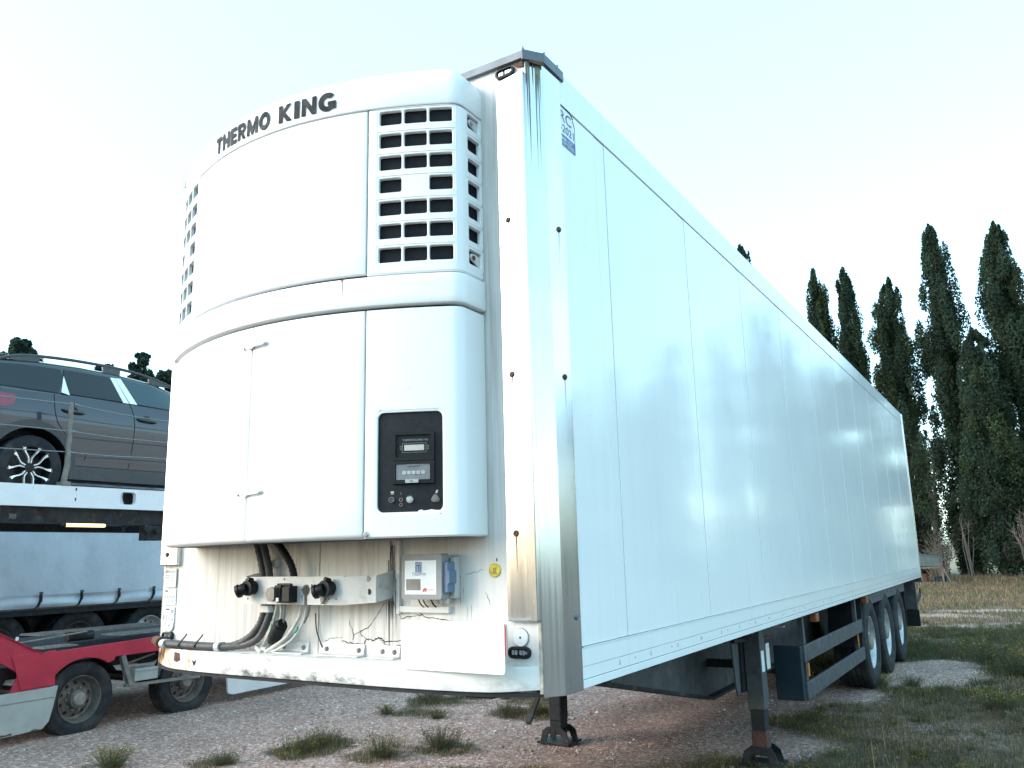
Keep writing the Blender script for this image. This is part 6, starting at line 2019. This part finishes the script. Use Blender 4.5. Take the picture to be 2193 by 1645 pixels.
# pebbles
n = 52000
X = np.concatenate([rng.uniform(-6, 1.0, n // 2), rng.uniform(-3, 3.6, n // 2)]); Y = np.concatenate([rng.uniform(.8, 7.5, n // 2), rng.uniform(2, 15, n // 2)])
k = rng.random(n) > grass_amount(X, Y) * 1.05; X, Y = X[k], Y[k]; n = len(X)
S_ = .0035 + .0085 * rng.random(n) ** 2.5 + .022 * rng.random(n) ** 45
oct_ = np.array([[1, 0, 0], [0, 1, 0], [-1, 0, 0], [0, -1, 0], [0, 0, .75], [0, 0, -.6]])
th = rng.uniform(0, 2 * PI, n)
V = oct_[None] * rng.uniform(.55, 1.25, (n, 6, 1)) * S_[:, None, None]
ct, st_2 = np.cos(th)[:, None], np.sin(th)[:, None]
V = np.stack([V[..., 0] * ct - V[..., 1] * st_2 + X[:, None], V[..., 0] * st_2 + V[..., 1] * ct + Y[:, None], V[..., 2] + (ground_z(X, Y) + S_ * .15)[:, None]], -1).reshape(-1, 3)
f8 = np.array([[0, 1, 4], [1, 2, 4], [2, 3, 4], [3, 0, 4], [1, 0, 5], [2, 1, 5], [3, 2, 5], [0, 3, 5]])
F = (np.arange(n)[:, None, None] * 6 + f8[None]).reshape(-1, 3)
SP = np.array([1.12, 1.24, 1.14]) * np.array([[.34, .205, .185], [.28, .18, .165], [.39, .235, .21], [.24, .165, .155], [.46, .33, .31], [.62, .56, .54], [.34, .16, .14]])
o = link('pebbles', np_mesh('pebbles', V, F, np.repeat(SP[rng.choice(7, n, p=[.26, .22, .18, .15, .1, .035, .055])] * rng.uniform(.8, 1.2, (n, 1)), 6, axis=0), 'stone')); o['kind'] = 'stuff'
tag(o, 'loose pinkish and grey gravel stones on the yard', 'gravel')
# weeds: bushy clumps with small yellow flower heads
def weed_mesh(seed, h, w, stems, flowers, dry=.15, leaves=11):
    r = np.random.default_rng(seed); P = []; C = []; V = []; F = []; k = 0
    def quad(c, d, wv, col):
        nonlocal k
        V.extend([c - wv, c - wv * .2 + d * .5 + wv * .8, c + d, c - wv * .8 + d * .5]); F.append((k, k + 1, k + 2, k + 3)); C.extend([col] * 4); k += 4
    for s in range(stems):
        a = r.uniform(0, 2 * PI); sp = w / 2 * r.random() ** .6
        p0 = np.array([math.cos(a) * sp * .35, math.sin(a) * sp * .35, -.01]); top = np.array([math.cos(a) * sp, math.sin(a) * sp, h * r.uniform(.45, 1.0)])
        col = np.array([.088, .095, .045]) * r.uniform(.7, 1.4)
        if r.random() < dry: col = np.array([.15, .118, .08]) * r.uniform(.7, 1.2)
        ax = top - p0; sd = np.cross(ax, [0, 0, 1.0]); sd = sd / (np.linalg.norm(sd) + 1e-6)
        V.extend([p0 - sd * .0014, p0 + sd * .0014, top + sd * .0007, top - sd * .0007]); F.append((k, k + 1, k + 2, k + 3)); C.extend([col] * 4); k += 4
        for j in range(leaves):
            t = r.uniform(.12, 1.0); c = p0 + ax * t
            d = r.normal(size=3); d[2] = abs(d[2]) * .7; d /= np.linalg.norm(d); d *= r.uniform(.010, .026)
            wv = np.cross(d, r.normal(size=3)); wv /= np.linalg.norm(wv); wv *= .0028
            quad(c, d, wv, col * r.uniform(.8, 1.25))
        if r.random() < flowers:
            for j in range(r.integers(1, 4)):
                c = top + r.normal(size=3) * np.array([.008, .008, .004])
                for q in range(4):
                    d = r.normal(size=3); d /= np.linalg.norm(d); d *= .006
                    wv = np.cross(d, r.normal(size=3)); wv /= np.linalg.norm(wv); wv *= .0032
                    quad(c, d, wv, np.array([.60, .38, .03]) * r.uniform(.6, 1.2))
    return np_mesh('weed', np.array(V), np.array(F), np.array(C), 'blade')
LW = [weed_mesh(201, .10, .26, 46, .25, .15, 6), weed_mesh(202, .07, .30, 50, .0, .5, 6), weed_mesh(203, .15, .24, 40, .4, .2, 7), weed_mesh(204, .06, .22, 44, .1, .1, 6), weed_mesh(205, .12, .30, 44, 0, .9, 5)]
WM = [weed_mesh(101, .20, .36, 190, .55), weed_mesh(102, .15, .34, 160, .0, .35), weed_mesh(103, .24, .40, 200, .35), weed_mesh(104, .13, .26, 110, .15), weed_mesh(105, .11, .30, 120, 0, .8)]
spots = [(-3.86, 1.5, 0, 1.15, 'yellow-flowered weed clump at the bottom left edge of the photo'), (-3.05, 2.0, 1, 1.0, 'low green weed clump left of the taller clump on the near gravel'),
         (-2.72, 2.62, 3, 1.5, 'bushy green weed clump on the gravel, second from the left at the bottom'), (-2.80, 2.92, 1, 1.1, 'dry greenish weed clump just behind the bushy one on the near gravel'), (-1.92, 2.72, 2, 1.05, 'green weed clump with yellow flowers in the middle of the bottom edge'),
         (-1.66, 3.2, 1, 1.35, 'dark leafless-topped weed clump right of the yellow-flowered one at the bottom'), (-1.62, 4.9, 0, .95, 'yellow-flowered weed beside the far landing leg of the trailer'), (-1.95, 4.8, 1, 1.0, 'dry grey weed left of the yellow-flowered one by the far landing leg'),
         (-2.55, 4.35, 3, 1.0, 'small bright green weed alone on the gravel under the trailer front'), (-3.25, 4.35, 3, .9, 'small green weed furthest left on the gravel under the trailer'), (-3.3, 5.2, 4, 1.3, 'dry tan weed patch below the dirty white bumper beam'), (-2.85, 5.6, 1, 1.4, 'dark weed patch behind the dry tan one below the bumper beam'),
         (2.35, 10.6, 2, 2.0, 'tall yellow-flowered weed by the right edge of the photo'), (2.75, 9.4, 2, 1.9, 'leafy weed in front of the tall yellow-flowered one at the right edge'), (2.55, 6.9, 0, 1.4, 'yellow-flowered weed low at the right edge of the photo'), (1.25, 8.0, 0, 1.2, 'yellow weed at the foot of the front trailer wheel'),
         (1.62, 8.1, 3, 1.3, 'round green weed just right of the front trailer wheel')]
for x, y, k, s, lab in spots:
    o = link('weed', WM[k]); o.location = (x, y, float(ground_z(np.array([x]), np.array([y]))[0])); o.scale = (s * 1.05, s * 1.05, s * random.uniform(.70, .88)); o.rotation_euler = (0, 0, random.uniform(0, 6))
    tag(o, lab, 'weed', 'weeds growing on the yard')
# everything smaller between them in one mass
Vs = []; Fs = []; Cc = []; off = 0
srcs = []
for me in LW:
    v = np.empty(len(me.vertices) * 3); me.vertices.foreach_get('co', v)
    f = np.empty(len(me.loops), dtype=np.int64); me.loops.foreach_get('vertex_index', f)
    c = np.empty(len(me.vertices) * 4); me.color_attributes['Col'].data.foreach_get('color', c)
    srcs.append((v.reshape(-1, 3), f.reshape(-1, 4), c.reshape(-1, 4)[:, :3]))
cnt = 0
for i in range(14000):
    x = random.uniform(-3.2, 3.6); y = random.uniform(2.0, 17)
    if cnt >= 1100: break
    ga_ = float(grass_amount(np.array([x]), np.array([y]))[0]); nn_ = float(fbm(np.array([x * 1.3]), np.array([y * 1.3]), 131)[0])
    if random.random() > max(0, ga_ - .22) * max(0, nn_ - .25) * 3:
        continue
    v, f, c = srcs[random.choice((0, 1, 1, 2, 3, 3, 4, 4, 4))]
    keep = len(f)
    s = random.uniform(.45, 1.1) * (1 + .03 * y); a = random.uniform(0, 2 * PI); ca, sa = math.cos(a) * s, math.sin(a) * s
    z = float(ground_z(np.array([x]), np.array([y]))[0])
    Vs.append(np.stack([v[:, 0] * ca - v[:, 1] * sa + x, v[:, 0] * sa + v[:, 1] * ca + y, v[:, 2] * s * random.uniform(.6, 1.0) + z], 1)); Fs.append(f + off); Cc.append(c * random.uniform(.7, 1.2)); off += len(v); cnt += 1
o = link('weeds', np_mesh('weeds', np.concatenate(Vs), np.concatenate(Fs), np.concatenate(Cc), 'blade')); o['kind'] = 'stuff'
tag(o, 'low weeds and small yellow flowers spread through the dry grass', 'weeds')
